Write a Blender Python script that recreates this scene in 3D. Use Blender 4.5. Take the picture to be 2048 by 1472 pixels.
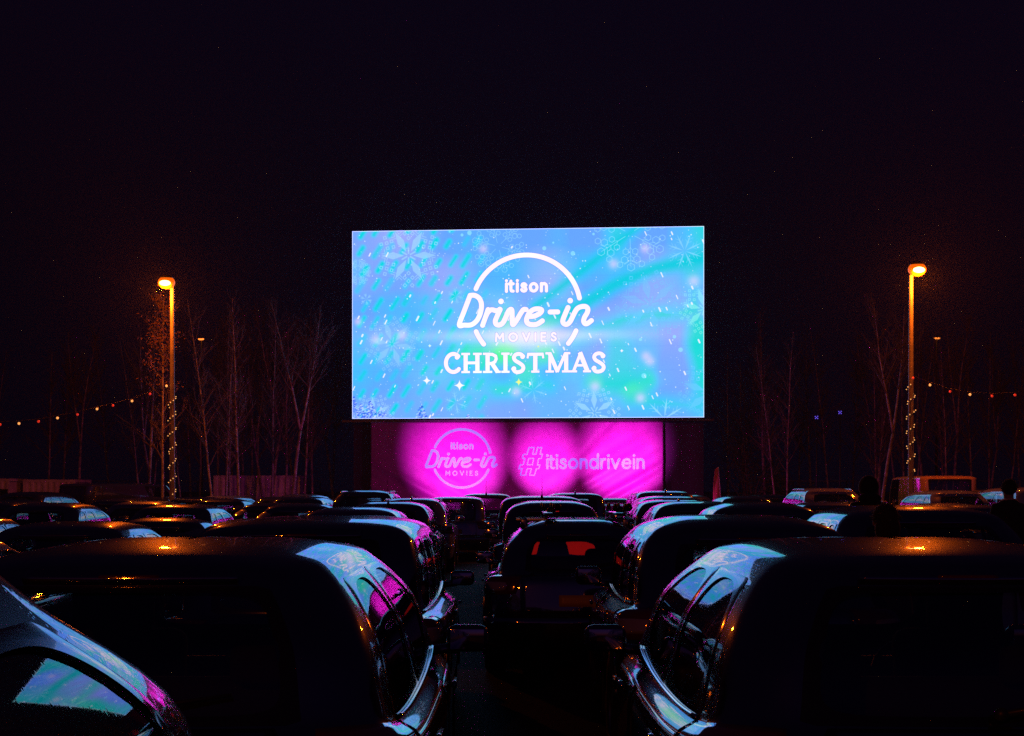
import bpy, bmesh, math, random
import numpy as np
from mathutils import Vector, Matrix

R = math.radians
for o in list(bpy.data.objects):
    bpy.data.objects.remove(o)
sc = bpy.context.scene
C = sc.collection

# ---------------------------------------------------------------- camera
CAM_H, F_PX, HOR = 1.75, 2844.4, 978.0        # eye height, focal length in photo pixels, horizon row
cam_data = bpy.data.cameras.new("camera")
cam = bpy.data.objects.new("camera", cam_data)
C.objects.link(cam)
cam.location = (0, 0, CAM_H)
cam.rotation_euler = (R(90), 0, 0)
cam_data.sensor_fit = 'HORIZONTAL'
cam_data.sensor_width = 36.0
cam_data.lens = 50.0
cam_data.shift_y = (HOR - 736.0) / 2048.0
cam_data.clip_start = 0.05
cam_data.clip_end = 3000
sc.camera = cam

# ---------------------------------------------------------------- night sky
world = bpy.data.worlds.new("World")
sc.world = world
world.use_nodes = True
wn = world.node_tree
sky = wn.nodes.new("ShaderNodeTexSky")
sky.sky_type = 'NISHITA'
sky.sun_disc = False
sky.sun_elevation = R(-4.0)
sky.sun_rotation = R(160)
tint = wn.nodes.new("ShaderNodeMixRGB")
tint.blend_type = 'MULTIPLY'
tint.inputs[0].default_value = 1.0
tint.inputs[2].default_value = (0.45, 0.16, 1.0, 1)
bg = wn.nodes["Background"]
wn.links.new(sky.outputs[0], tint.inputs[1])
glow = wn.nodes.new("ShaderNodeMixRGB")          # faint town glow under the cloud
glow.blend_type = 'ADD'
glow.inputs[0].default_value = 1.0
glow.inputs[2].default_value = (0.004, 0.003, 0.020, 1)
wn.links.new(tint.outputs[0], glow.inputs[1])
wn.links.new(glow.outputs[0], bg.inputs[0])
bg.inputs[1].default_value = 0.15

sc.view_settings.view_transform = 'Standard'
sc.view_settings.look = 'None'
sc.view_settings.exposure = 0.0
sc.view_settings.gamma = 1.0
sc.render.engine = 'CYCLES'
cy = sc.cycles
cy.use_denoising = False
cy.max_bounces = 6
cy.diffuse_bounces = 2
cy.glossy_bounces = 4
cy.transmission_bounces = 4
cy.transparent_max_bounces = 12
cy.volume_bounces = 0
cy.sample_clamp_indirect = 4.0
cy.caustics_reflective = False
cy.caustics_refractive = False
cy.use_adaptive_sampling = False
cy.volume_step_rate = 1.0

def at(px, py, d):
    """photo pixel + distance -> point of the place"""
    return Vector(((px - 1024.0) / F_PX * d, d, CAM_H - (py - HOR) / F_PX * d))

# ---------------------------------------------------------------- materials
MATS = {}
def mat(name, col=(0.5, 0.5, 0.5), rough=0.5, metal=0.0, coat=0.0, spec=0.5, emit=None, strength=0.0, sample=True):
    m = bpy.data.materials.new(name)
    m.use_nodes = True
    b = m.node_tree.nodes["Principled BSDF"]
    b.inputs["Base Color"].default_value = (*col, 1)
    b.inputs["Roughness"].default_value = rough
    b.inputs["Metallic"].default_value = metal
    b.inputs["Coat Weight"].default_value = coat
    b.inputs["Coat Roughness"].default_value = 0.03
    b.inputs["Specular IOR Level"].default_value = spec
    if emit:
        b.inputs["Emission Color"].default_value = (*emit, 1)
        b.inputs["Emission Strength"].default_value = strength
    if not sample:
        m.cycles.emission_sampling = 'NONE'
    MATS[name] = m
    return m

def nodes(m):
    return m.node_tree.nodes, m.node_tree.links, m.node_tree.nodes["Principled BSDF"]

def vary(m, scale, lo, hi, detail=4, coord='Object'):
    """dirt / wear: noise between two base colours"""
    n, l, b = nodes(m)
    tc = n.new("ShaderNodeTexCoord"); no = n.new("ShaderNodeTexNoise"); cr = n.new("ShaderNodeValToRGB")
    no.inputs["Scale"].default_value = scale
    no.inputs["Detail"].default_value = detail
    cr.color_ramp.elements[0].position = 0.35; cr.color_ramp.elements[1].position = 0.65
    cr.color_ramp.elements[0].color = (*lo, 1); cr.color_ramp.elements[1].color = (*hi, 1)
    l.new(tc.outputs[coord], no.inputs["Vector"]); l.new(no.outputs[0], cr.inputs[0]); l.new(cr.outputs[0], b.inputs["Base Color"])
    return m

def drops(m, scale=75.0, strength=0.35, normal_in=("Normal", "Coat Normal")):
    """rain beads standing on a surface: round voronoi domes as bump, patchy"""
    n, l, b = nodes(m)
    tc = n.new("ShaderNodeTexCoord")
    vo = n.new("ShaderNodeTexVoronoi"); vo.inputs["Scale"].default_value = scale
    mr = n.new("ShaderNodeMapRange"); mr.interpolation_type = 'SMOOTHSTEP'
    mr.inputs["From Min"].default_value = 0.42; mr.inputs["From Max"].default_value = 0.08
    mr.inputs["To Min"].default_value = 0.0; mr.inputs["To Max"].default_value = 1.0
    gt = n.new("ShaderNodeMath"); gt.operation = 'GREATER_THAN'; gt.inputs[1].default_value = 0.5
    sp = n.new("ShaderNodeSeparateColor")
    mu = n.new("ShaderNodeMath"); mu.operation = 'MULTIPLY'
    no = n.new("ShaderNodeTexNoise"); no.inputs["Scale"].default_value = 3.0
    ad = n.new("ShaderNodeMath"); ad.operation = 'MULTIPLY_ADD'; ad.inputs[1].default_value = 0.6
    bu = n.new("ShaderNodeBump"); bu.inputs["Strength"].default_value = strength; bu.inputs["Distance"].default_value = 0.003
    l.new(tc.outputs["Object"], vo.inputs["Vector"]); l.new(tc.outputs["Object"], no.inputs["Vector"])
    l.new(vo.outputs["Distance"], mr.inputs["Value"]); l.new(vo.outputs["Color"], sp.inputs[0])
    l.new(sp.outputs[0], gt.inputs[0])
    l.new(mr.outputs[0], mu.inputs[0]); l.new(gt.outputs[0], mu.inputs[1])
    l.new(no.outputs[0], ad.inputs[0]); l.new(mu.outputs[0], ad.inputs[2])
    l.new(mu.outputs[0], bu.inputs["Height"])
    for k in normal_in:
        l.new(bu.outputs[0], b.inputs[k])
    return m

def paint(name, col, metal=0.0, strength=0.026, rough=0.3):
    m = mat(name, col, rough, metal, 1.0, 0.05)
    m.node_tree.nodes["Principled BSDF"].inputs["Coat IOR"].default_value = 3.4
    return drops(m, 110.0, strength)

PAINTS = {
    'black': paint('black_paint', (0.006, 0.006, 0.008)),
    'navy': paint('navy_paint', (0.006, 0.010, 0.035), 0.2),
    'grey': paint('grey_paint', (0.035, 0.037, 0.042), 0.4),
    'silver': paint('silver_paint', (0.16, 0.17, 0.19), 0.6),
    'red': paint('dark_red_paint', (0.06, 0.006, 0.008), 0.2),
    'yellow': paint('lamplit_yellow_paint', (0.62, 0.36, 0.03), strength=0.0),  # orange lamp light on the van, put into its paint colour
    'white': paint('white_paint', (0.38, 0.38, 0.40)),
    'green': paint('dark_green_paint', (0.006, 0.022, 0.014), 0.2),
}
def glass_mat(name, clear, ior=2.5, strength=0.004):
    m = bpy.data.materials.new(name); m.use_nodes = True
    n, l = m.node_tree.nodes, m.node_tree.links
    n.remove(n["Principled BSDF"])
    tr = n.new("ShaderNodeBsdfTransparent"); tr.inputs[0].default_value = (*clear, 1)
    gl = n.new("ShaderNodeBsdfGlossy"); gl.inputs["Roughness"].default_value = 0.02
    fr = n.new("ShaderNodeFresnel"); fr.inputs[0].default_value = ior
    mx = n.new("ShaderNodeMixShader")
    ge = n.new("ShaderNodeNewGeometry"); io = n.new("ShaderNodeMix")      # a pane is one sheet: same reflectance from both sides
    io.inputs[2].default_value = ior; io.inputs[3].default_value = 1.0 / ior
    l.new(ge.outputs["Backfacing"], io.inputs[0]); l.new(io.outputs[0], fr.inputs[0])
    tc = n.new("ShaderNodeTexCoord"); vo = n.new("ShaderNodeTexVoronoi"); vo.inputs["Scale"].default_value = 85
    mr = n.new("ShaderNodeMapRange"); mr.interpolation_type = 'SMOOTHSTEP'
    mr.inputs["From Min"].default_value = 0.4; mr.inputs["From Max"].default_value = 0.05
    bu = n.new("ShaderNodeBump"); bu.inputs["Strength"].default_value = strength; bu.inputs["Distance"].default_value = 0.002
    l.new(tc.outputs["Object"], vo.inputs["Vector"]); l.new(vo.outputs["Distance"], mr.inputs["Value"]); l.new(mr.outputs[0], bu.inputs["Height"])
    l.new(bu.outputs[0], gl.inputs["Normal"])
    l.new(fr.outputs[0], mx.inputs[0]); l.new(tr.outputs[0], mx.inputs[1]); l.new(gl.outputs[0], mx.inputs[2])
    l.new(mx.outputs[0], n["Material Output"].inputs[0])
    MATS[name] = m
    return m
glass_mat('car_glass', (0.72, 0.76, 0.75))
glass_mat('dark_car_glass', (0.10, 0.11, 0.11))
mat('gloss_black', (0.008, 0.008, 0.009), 0.12, coat=0.6)
mat('rubber', (0.015, 0.015, 0.015), 0.6)
mat('black_plastic', (0.02, 0.02, 0.022), 0.45)
mat('chrome', (0.7, 0.72, 0.75), 0.08, 1.0)
mat('alloy', (0.35, 0.36, 0.38), 0.3, 1.0)
mat('tail_red', (0.09, 0.003, 0.004), 0.08, coat=1.0)
mat('brake_light', (0.3, 0.01, 0.01), 0.2, coat=0.5, emit=(1.0, 0.012, 0.008), strength=0.5)
mat('amber_lens', (0.5, 0.14, 0.01), 0.1, coat=1.0)
mat('head_clear', (0.4, 0.42, 0.45), 0.08, 0.3, coat=1.0)
mat('yellow_plate', (0.55, 0.38, 0.04), 0.35)
mat('seat_cloth', (0.02, 0.02, 0.024), 0.9)
vary(mat('asphalt', rough=0.75, spec=0.12), 6.0, (0.012, 0.012, 0.013), (0.026, 0.026, 0.027), 8)
mat('dark_metal', (0.03, 0.03, 0.034), 0.4, 0.6)
vary(mat('galvanised', rough=0.5, metal=0.2), 3.0, (0.20, 0.20, 0.20), (0.30, 0.29, 0.28))
vary(mat('bark', rough=0.8), 5.0, (0.15, 0.13, 0.115), (0.46, 0.43, 0.40))
vary(mat('twig', rough=0.8), 6.0, (0.07, 0.055, 0.045), (0.15, 0.12, 0.10))
vary(mat('dry_leaf', rough=0.7), 8.0, (0.12, 0.06, 0.02), (0.30, 0.16, 0.04))
vary(mat('shrub_leaf', rough=0.7), 3.0, (0.05, 0.045, 0.03), (0.13, 0.10, 0.06))
vary(mat('container_steel', rough=0.6), 2.5, (0.52, 0.48, 0.47), (0.80, 0.76, 0.76), 6)
vary(mat('cabin_cream', rough=0.6), 2.0, (0.62, 0.56, 0.42), (0.80, 0.74, 0.58), 6)
mat('window_dark', (0.01, 0.01, 0.012), 0.08)
mat('lamp_glow', (0.9, 0.6, 0.3), 0.4, emit=(1.0, 0.50, 0.14), strength=9.0, sample=False)
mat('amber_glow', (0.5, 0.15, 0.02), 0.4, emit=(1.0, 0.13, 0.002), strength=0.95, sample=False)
mat('far_lamp_glow', (0.9, 0.6, 0.3), 0.4, emit=(1.0, 0.22, 0.03), strength=2.2, sample=False)
mat('warm_bulb', (0.9, 0.8, 0.5), 0.3, emit=(1.0, 0.36, 0.09), strength=1.3, sample=False)
mat('red_bulb', (0.8, 0.1, 0.05), 0.3, emit=(1.0, 0.04, 0.015), strength=0.6, sample=False)
mat('fairy_bulb', (0.9, 0.8, 0.5), 0.3, emit=(1.0, 0.42, 0.12), strength=1.2, sample=False)
mat('blue_lamp', (0.2, 0.2, 0.8), 0.3, emit=(0.16, 0.10, 1.0), strength=0.9, sample=False)
mat('magenta_lens', (0.8, 0.1, 0.7), 0.3, emit=(1.0, 0.02, 0.75), strength=6.0, sample=False)
mat('pink_cloth', (0.85, 0.22, 0.30), 0.8)
for k_, c_ in (('dark_cloth', (0.018, 0.018, 0.022)), ('navy_cloth', (0.014, 0.018, 0.035)), ('hair', (0.02, 0.014, 0.01))):
    b_ = mat(k_, c_, 0.9).node_tree.nodes["Principled BSDF"]
    b_.inputs["Sheen Weight"].default_value = 0.6; b_.inputs["Sheen Roughness"].default_value = 0.35
mat('denim', (0.02, 0.03, 0.06), 0.9)
mat('skin', (0.42, 0.25, 0.18), 0.55)
mat('mast_white', (0.6, 0.6, 0.62), 0.4)

# ---------------------------------------------------------------- object helpers
def link_mesh(name, verts, faces, m, parent=None, smooth=True, loc=None, mats=None, midx=None):
    me = bpy.data.meshes.new(name)
    me.from_pydata([tuple(v) for v in verts], [], [tuple(f) for f in faces])
    ms = mats if mats else [m]
    for q in ms:
        me.materials.append(MATS[q] if isinstance(q, str) else q)
    if midx is not None:
        me.polygons.foreach_set("material_index", midx)
    if smooth:
        me.polygons.foreach_set("use_smooth", [True] * len(me.polygons))
    me.update()
    o = bpy.data.objects.new(name, me)
    C.objects.link(o)
    if parent: o.parent = parent
    if loc is not None: o.location = loc
    return o

def empty(name, loc=(0, 0, 0), rz=0.0):
    o = bpy.data.objects.new(name, None)
    C.objects.link(o)
    o.location = loc
    o.rotation_euler = (0, 0, rz)
    o.empty_display_size = 0.3
    return o

def tag(o, label=None, cat=None, group=None, kind=None):
    if label: o["label"] = label
    if cat: o["category"] = cat
    if group: o["group"] = group
    if kind: o["kind"] = kind
    return o

def copy_tree(o, parent=None):
    c = o.copy()
    C.objects.link(c)
    c.parent = parent
    for ch in list(o.children):
        copy_tree(ch, c)
    return c

class MB:
    """collects simple shapes into one mesh"""
    def __init__(s): s.v, s.f, s.mi = [], [], []
    def add(s, v, f, mi=0):
        k = len(s.v)
        s.v += [tuple(p) for p in v]
        s.f += [tuple(i + k for i in q) for q in f]
        s.mi += [mi] * len(f)
        return s
    def box(s, c, sz, rot=None, mi=0, bev=0.0):
        x, y, z = (q / 2 for q in sz)
        if bev <= 0:
            vs = [Vector((a * x, b * y, d * z)) for a in (-1, 1) for b in (-1, 1) for d in (-1, 1)]
            fs = [(0, 1, 3, 2), (4, 6, 7, 5), (0, 4, 5, 1), (2, 3, 7, 6), (0, 2, 6, 4), (1, 5, 7, 3)]
        else:
            bm = bmesh.new()
            bmesh.ops.create_cube(bm, size=1)
            for q in bm.verts: q.co = Vector((q.co.x * sz[0], q.co.y * sz[1], q.co.z * sz[2]))
            bmesh.ops.bevel(bm, geom=bm.edges[:], offset=min(bev, min(sz) * 0.45), segments=3, affect='EDGES', profile=0.5)
            bm.verts.index_update()
            vs = [q.co.copy() for q in bm.verts]; fs = [[q.index for q in g.verts] for g in bm.faces]
            bm.free()
        M = rot if rot else Matrix.Identity(3)
        return s.add([M @ q + Vector(c) for q in vs], fs, mi)
    def tube(s, pts, rad, n=8, caps=True, mi=0):
        pts = [Vector(p) for p in pts]
        rads = rad if isinstance(rad, (list, tuple)) else [rad] * len(pts)
        vs, fs = [], []
        up = None
        for i, p in enumerate(pts):
            d = (pts[min(i + 1, len(pts) - 1)] - pts[max(i - 1, 0)])
            d = d.normalized() if d.length > 1e-9 else Vector((0, 0, 1))
            if up is None:
                up = d.orthogonal().normalized()
            up = (up - d * up.dot(d))
            up = up.normalized() if up.length > 1e-6 else d.orthogonal().normalized()
            sd = d.cross(up)
            for k in range(n):
                a = 2 * math.pi * k / n
                vs.append(p + (up * math.cos(a) + sd * math.sin(a)) * rads[i])
        for i in range(len(pts) - 1):
            for k in range(n):
                a, b = i * n + k, i * n + (k + 1) % n
                fs.append((a, b, b + n, a + n))
        if caps:
            fs.append(tuple(range(n))[::-1]); fs.append(tuple((len(pts) - 1) * n + k for k in range(n)))
        return s.add(vs, fs, mi)
    def lathe(s, prof, n=24, axis='Z', c=(0, 0, 0), mi=0):
        vs, fs = [], []
        for r, h in prof:
            for k in range(n):
                a = 2 * math.pi * k / n
                p = (r * math.cos(a), r * math.sin(a), h)
                if axis == 'X': p = (h, r * math.cos(a), r * math.sin(a))
                if axis == 'Y': p = (r * math.cos(a), h, r * math.sin(a))
                vs.append(Vector(p) + Vector(c))
        for i in range(len(prof) - 1):
            for k in range(n):
                a, b = i * n + k, i * n + (k + 1) % n
                fs.append((a, b, b + n, a + n))
        return s.add(vs, fs, mi)
    def ball(s, c, r, n=10, sc_=(1, 1, 1), mi=0):
        prof = [(max(1e-4, math.sin(math.pi * i / n)), -math.cos(math.pi * i / n)) for i in range(n + 1)]
        k = len(s.v)
        s.lathe(prof, n * 2, mi=mi)
        for i in range(k, len(s.v)):
            p = s.v[i]
            s.v[i] = (c[0] + p[0] * r * sc_[0], c[1] + p[1] * r * sc_[1], c[2] + p[2] * r * sc_[2])
        return s
    def build(s, name, m, parent=None, smooth=True, loc=None, mats=None):
        return link_mesh(name, s.v, s.f, m, parent, smooth, loc, mats, s.mi if mats else None)

# ---------------------------------------------------------------- ground
g = link_mesh('ground', [(-600, -300, 0), (600, -300, 0), (600, 900, 0), (-600, 900, 0)], [(0, 1, 2, 3)], 'asphalt', smooth=False)
tag(g, kind='structure')
n_, l_, b_ = nodes(MATS['asphalt'])
tcn = n_.new("ShaderNodeTexCoord"); nn = n_.new("ShaderNodeTexNoise"); nn.inputs["Scale"].default_value = 60; nn.inputs["Detail"].default_value = 6
bb = n_.new("ShaderNodeBump"); bb.inputs["Strength"].default_value = 0.5; bb.inputs["Distance"].default_value = 0.01
l_.new(tcn.outputs["Object"], nn.inputs["Vector"]); l_.new(nn.outputs[0], bb.inputs["Height"]); l_.new(bb.outputs[0], b_.inputs["Normal"])

# ---------------------------------------------------------------- the picture on the screen and the print on the banner (drawn as strokes)
def arc(cx, cy_, rx, ry, a0, a1, n=40):
    return [(cx + rx * math.cos(R(a0 + (a1 - a0) * i / n)), cy_ - ry * math.sin(R(a0 + (a1 - a0) * i / n))) for i in range(n + 1)]

class Canvas:
    def __init__(s, x0, y0, x1, y1, sc_):
        s.x0, s.y0, s.s = x0, y0, sc_
        s.w, s.h = int(round((x1 - x0) * sc_)), int(round((y1 - y0) * sc_))
        ix = (np.arange(s.w) + 0.5) / sc_ + x0
        iy = (np.arange(s.h) + 0.5) / sc_ + y0
        s.X, s.Y = np.meshgrid(ix, iy)
        s.img = np.zeros((s.h, s.w, 3), np.float32)
    def mask(s): return np.zeros((s.h, s.w), np.float32)
    def seg(s, m, p, q, w, soft=0.0):
        r = w / 2 + soft + 1
        a0 = max(0, int((min(p[0], q[0]) - r - s.x0) * s.s)); a1 = min(s.w, int((max(p[0], q[0]) + r - s.x0) * s.s) + 2)
        b0 = max(0, int((min(p[1], q[1]) - r - s.y0) * s.s)); b1 = min(s.h, int((max(p[1], q[1]) + r - s.y0) * s.s) + 2)
        if a1 <= a0 or b1 <= b0: return
        X, Y = s.X[b0:b1, a0:a1], s.Y[b0:b1, a0:a1]
        dx, dy = q[0] - p[0], q[1] - p[1]
        L2 = dx * dx + dy * dy
        t = np.clip(((X - p[0]) * dx + (Y - p[1]) * dy) / L2, 0, 1) if L2 > 1e-9 else 0.0
        d = np.hypot(X - p[0] - t * dx, Y - p[1] - t * dy)
        if soft > 0:
            u = np.clip((w / 2 + soft - d) / (2 * soft), 0, 1); c = u * u * (3 - 2 * u)
        else:
            c = np.clip((w / 2 - d) * s.s + 0.5, 0, 1)
        v = m[b0:b1, a0:a1]
        np.maximum(v, c, out=v)
    def line(s, m, pts, w, soft=0.0):
        if len(pts) == 1: s.seg(m, pts[0], pts[0], w, soft)
        for p, q in zip(pts[:-1], pts[1:]): s.seg(m, p, q, w, soft)
    def flat(s, m, p, q, w):
        """butt-ended bar"""
        dx, dy = q[0] - p[0], q[1] - p[1]; L = math.hypot(dx, dy); dx /= L; dy /= L
        u = (s.X - p[0]) * dx + (s.Y - p[1]) * dy; v = -(s.X - p[0]) * dy + (s.Y - p[1]) * dx
        c = np.clip(u * s.s + .5, 0, 1) * np.clip((L - u) * s.s + .5, 0, 1) * np.clip((w / 2 - abs(v)) * s.s + .5, 0, 1)
        np.maximum(m, c, out=m)
    def poly(s, m, pts, a=1.0):
        xs, ys = [p[0] for p in pts], [p[1] for p in pts]
        a0 = max(0, int((min(xs) - 1 - s.x0) * s.s)); a1 = min(s.w, int((max(xs) + 1 - s.x0) * s.s) + 2)
        b0 = max(0, int((min(ys) - 1 - s.y0) * s.s)); b1 = min(s.h, int((max(ys) + 1 - s.y0) * s.s) + 2)
        if a1 <= a0 or b1 <= b0: return
        X, Y = s.X[b0:b1, a0:a1], s.Y[b0:b1, a0:a1]
        c = np.ones_like(X); n = len(pts)
        ar = sum(pts[i][0] * pts[(i + 1) % n][1] - pts[(i + 1) % n][0] * pts[i][1] for i in range(n))
        for i in range(n):
            p, q = pts[i], pts[(i + 1) % n]
            L = math.hypot(q[0] - p[0], q[1] - p[1]) + 1e-9
            d = ((q[0] - p[0]) * (Y - p[1]) - (q[1] - p[1]) * (X - p[0])) / L * (1 if ar > 0 else -1)
            c = c * np.clip(d * s.s + 0.5, 0, 1)
        v = m[b0:b1, a0:a1]
        np.maximum(v, c * a, out=v)
    def over(s, m, col, a=1.0):
        k = np.clip(m * a, 0, 1)[..., None]
        s.img = s.img * (1 - k) + np.array(col, np.float32) * k
    def image(s, name):
        im = bpy.data.images.new(name, s.w, s.h, float_buffer=True)
        im.colorspace_settings.name = 'Non-Color'
        px = np.ones((s.h, s.w, 4), np.float32)
        px[..., :3] = s.img[::-1]
        im.pixels.foreach_set(px.ravel())
        im.update()
        im.pack()
        return im

def lin(r, g_, b):
    f = lambda c: c / 12.92 if c <= 0.04045 else ((c + 0.055) / 1.055) ** 2.4
    return (f(r / 255), f(g_ / 255), f(b / 255))

def vnoise(h, w, cy_, cx, seed):
    rs = np.random.RandomState(seed)
    gr = rs.rand(cy_ + 2, cx + 2).astype(np.float32)
    y = np.linspace(0, cy_, h, endpoint=False); x = np.linspace(0, cx, w, endpoint=False)
    yi, xi = y.astype(int), x.astype(int)
    fy, fx = (y - yi)[:, None], (x - xi)[None, :]
    fy = fy * fy * (3 - 2 * fy); fx = fx * fx * (3 - 2 * fx)
    a = gr[yi][:, xi]; b = gr[yi][:, xi + 1]; c = gr[yi + 1][:, xi]; d = gr[yi + 1][:, xi + 1]
    return (a * (1 - fx) + b * fx) * (1 - fy) + (c * (1 - fx) + d * fx) * fy

# script lettering of the emblem, drawn in a 1827-wide sketch space
SCRIPT = [
    [(322, 556), (262, 712), (211, 853), (262, 858), (330, 856), (382, 822), (418, 762), (436, 690), (434, 628), (408, 580), (366, 556), (322, 556)],
    [(505, 702), (478, 780), (449, 862)],
    [(478, 780), (500, 735), (528, 708), (556, 706), (580, 714), (606, 712), (624, 700)],
    [(628, 702), (596, 772), (578, 820), (588, 852), (620, 860), (656, 838), (686, 780), (712, 722), (736, 702), (748, 716), (750, 770), (757, 857), (800, 806), (838, 742), (866, 706), (892, 706)],
    [(905, 776), (968, 774), (1028, 748), (1050, 718), (1030, 702), (975, 704), (926, 738), (898, 796), (902, 838), (938, 858), (1000, 856), (1056, 822)],
    [(1135, 733), (1212, 733)],
    [(1316, 690), (1284, 764), (1264, 820), (1272, 850), (1304, 860), (1338, 832), (1372, 764), (1406, 706), (1446, 684), (1492, 682), (1516, 706), (1510, 744), (1484, 788), (1474, 828), (1488, 854), (1514, 852), (1552, 824)],
]
def smooth_pts(p, closed=False, k=6):
    out = []
    n = len(p)
    for i in range(n - 1):
        a, b, c, d = p[max(i - 1, 0)], p[i], p[i + 1], p[min(i + 2, n - 1)]
        for j in range(k):
            t = j / k
            out.append(tuple(0.5 * (2 * b[m] + (c[m] - a[m]) * t + (2 * a[m] - 5 * b[m] + 4 * c[m] - d[m]) * t * t + (3 * b[m] - a[m] - 3 * c[m] + d[m]) * t ** 3) for m in (0, 1)))
    out.append(p[-1])
    return out
GLYPH = {
    'i': (0.0, [[(0, 0), (0, 1)], [(0, 1.42)]]),
    't': (0.30, [[(0.02, 1.36), (0.02, 0.22), (0.10, 0.05), (0.32, 0.02)], [(-0.2, 1), (0.32, 1)]]),
    's': (0.58, [[(0.58, 0.80), (0.46, 0.95), (0.30, 1.0), (0.13, 0.95), (0.05, 0.78), (0.13, 0.62), (0.32, 0.52), (0.52, 0.42), (0.60, 0.24), (0.50, 0.06), (0.30, 0), (0.12, 0.05), (0, 0.2)]]),
    'o': (0.90, [arc(0.45, 0.5, 0.45, -0.5, 0, 360, 28)]),
    'n': (0.68, [[(0, 0), (0, 1)], [(0, 0.55), (0.06, 0.8), (0.22, 0.97), (0.42, 0.99), (0.60, 0.88), (0.68, 0.65), (0.68, 0)]]),
    'd': (0.86, [arc(0.42, 0.5, 0.42, -0.5, 0, 360, 28), [(0.86, 0), (0.86, 1.55)]]),
    'r': (0.40, [[(0, 0), (0, 1)], [(0, 0.55), (0.08, 0.82), (0.22, 0.97), (0.42, 1.0)]]),
    'v': (0.80, [[(0, 1), (0.4, 0), (0.8, 1)]]),
    'e': (0.88, [[(0.02, 0.53), (0.86, 0.53), (0.82, 0.78), (0.64, 0.97), (0.42, 1.0), (0.18, 0.90), (0.03, 0.66), (0.02, 0.38), (0.14, 0.12), (0.36, 0.0), (0.62, 0.03), (0.80, 0.18)]]),
    'M': (0.95, [[(0, 0), (0.06, 1), (0.475, 0.32), (0.89, 1), (0.95, 0)]]),
    'O': (1.0, [arc(0.5, 0.5, 0.5, -0.5, 0, 360, 32)]),
    'V': (0.84, [[(0, 1), (0.42, 0), (0.84, 1)]]),
    'I': (0.0, [[(0, 0), (0, 1)]]),
    'E': (0.52, [[(0.52, 1), (0, 1), (0, 0), (0.52, 0)], [(0, 0.52), (0.45, 0.52)]]),
    'S': (0.55, [[(0.54, 0.84), (0.42, 0.97), (0.26, 1.0), (0.10, 0.92), (0.05, 0.76), (0.14, 0.61), (0.32, 0.52), (0.50, 0.41), (0.57, 0.24), (0.48, 0.06), (0.28, 0), (0.10, 0.06), (0, 0.2)]]),
}
def word(cv, m, text, x0, x1, base, xh, w, T, dot=None):
    """stroke text between x0 and x1 of the sketch space, T maps sketch -> photo px"""
    adv = [GLYPH[c][0] for c in text]
    gap = ((x1 - x0) / xh - sum(adv)) / (len(text) - 1)
    x = 0.0
    k = T(1, 0)[0] - T(0, 0)[0]
    for c, a in zip(text, adv):
        for st in GLYPH[c][1]:
            cv.line(m, [T(x0 + (x + p[0]) * xh, base - p[1] * xh) for p in st], (dot or w) * k if len(st) == 1 else w * k)
        x += a + gap
def emblem(cv, m, T, lower_full):
    k = T(1, 0)[0] - T(0, 0)[0]
    for st in SCRIPT: cv.line(m, [T(*p) for p in smooth_pts(st)], 50 * k)
    for p in ((637, 620), (1338, 620)): cv.line(m, [T(*p)], 56 * k)
    cv.line(m, [T(*p) for p in arc(890, 705, 553, 553, 11.5, 157)], 48 * k)
    if lower_full:
        cv.line(m, [T(*p) for p in arc(890, 705, 553, 553, 203, 337)], 46 * k)
    else:
        cv.line(m, [T(*p) for p in arc(890, 705, 553, 553, 203.5, 219)], 48 * k)
        cv.line(m, [T(*p) for p in arc(890, 705, 553, 553, 321, 336.5)], 48 * k)
    word(cv, m, 'itison', 692, 1098, 519, 76, 31, T, 31)
    word(cv, m, 'MOVIES', 586, 1192, 1024, 78, 19, T)

SX0, SX1, SY0, SY1 = 704.5, 1408.0, 457.5, 836.0
cv = Canvas(SX0, SY0, SX1, SY1, 2.0)
X, Y = cv.X, cv.Y
rs = np.random.RandomState(5)
rnd = random.Random(3)
def mixto(m, col): cv.over(m, col)
cv.img[:] = lin(98, 160, 255)
mixto(np.clip(vnoise(cv.h, cv.w, 4, 7, 1) * 1.6 - 0.5, 0, 1) * np.clip(1.1 - (Y - SY0) / 420, 0, 1), lin(172, 168, 255))
mixto(np.clip(vnoise(cv.h, cv.w, 5, 9, 41) * 1.8 - 0.8, 0, 1) * np.clip(1.2 - (X - SX0) / 330, 0, 1) * 0.9, lin(158, 164, 252))
mixto(np.clip(vnoise(cv.h, cv.w, 3, 6, 2) * 1.7 - 0.75, 0, 1) * 0.8, lin(40, 195, 252))
mixto(np.clip(vnoise(cv.h, cv.w, 5, 9, 21) * 2.2 - 1.2, 0, 1) * 0.5, lin(0, 200, 226))
mixto(np.clip((X - 1060) / 200, 0, 1) * np.clip(vnoise(cv.h, cv.w, 5, 12, 22) * 2.6 - 1.2, 0, 1) * 0.9, lin(10, 214, 190))
m = cv.mask()
for p, w in (([(1075, 612), (1165, 545), (1235, 490), (1300, 440)], 20), ([(1080, 655), (1150, 622), (1230, 572), (1310, 540), (1410, 520)], 30)):
    cv.line(m, p, w, 14)
mixto(m * 0.95, lin(0, 198, 200))
m = cv.mask()
for p, w in (([(1150, 680), (1250, 640), (1420, 622)], 26), ([(1385, 560), (1400, 690)], 30), ([(1190, 770), (1300, 765)], 22), ([(1270, 800), (1400, 815)], 20), ([(960, 700), (1010, 640)], 30), ([(1000, 780), (1100, 770)], 22)):
    cv.line(m, p, w, 24)
mixto(m * (0.55 + 0.45 * vnoise(cv.h, cv.w, 14, 26, 8)), lin(10, 212, 190))
dm = [cv.mask() for _ in range(4)]
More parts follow.
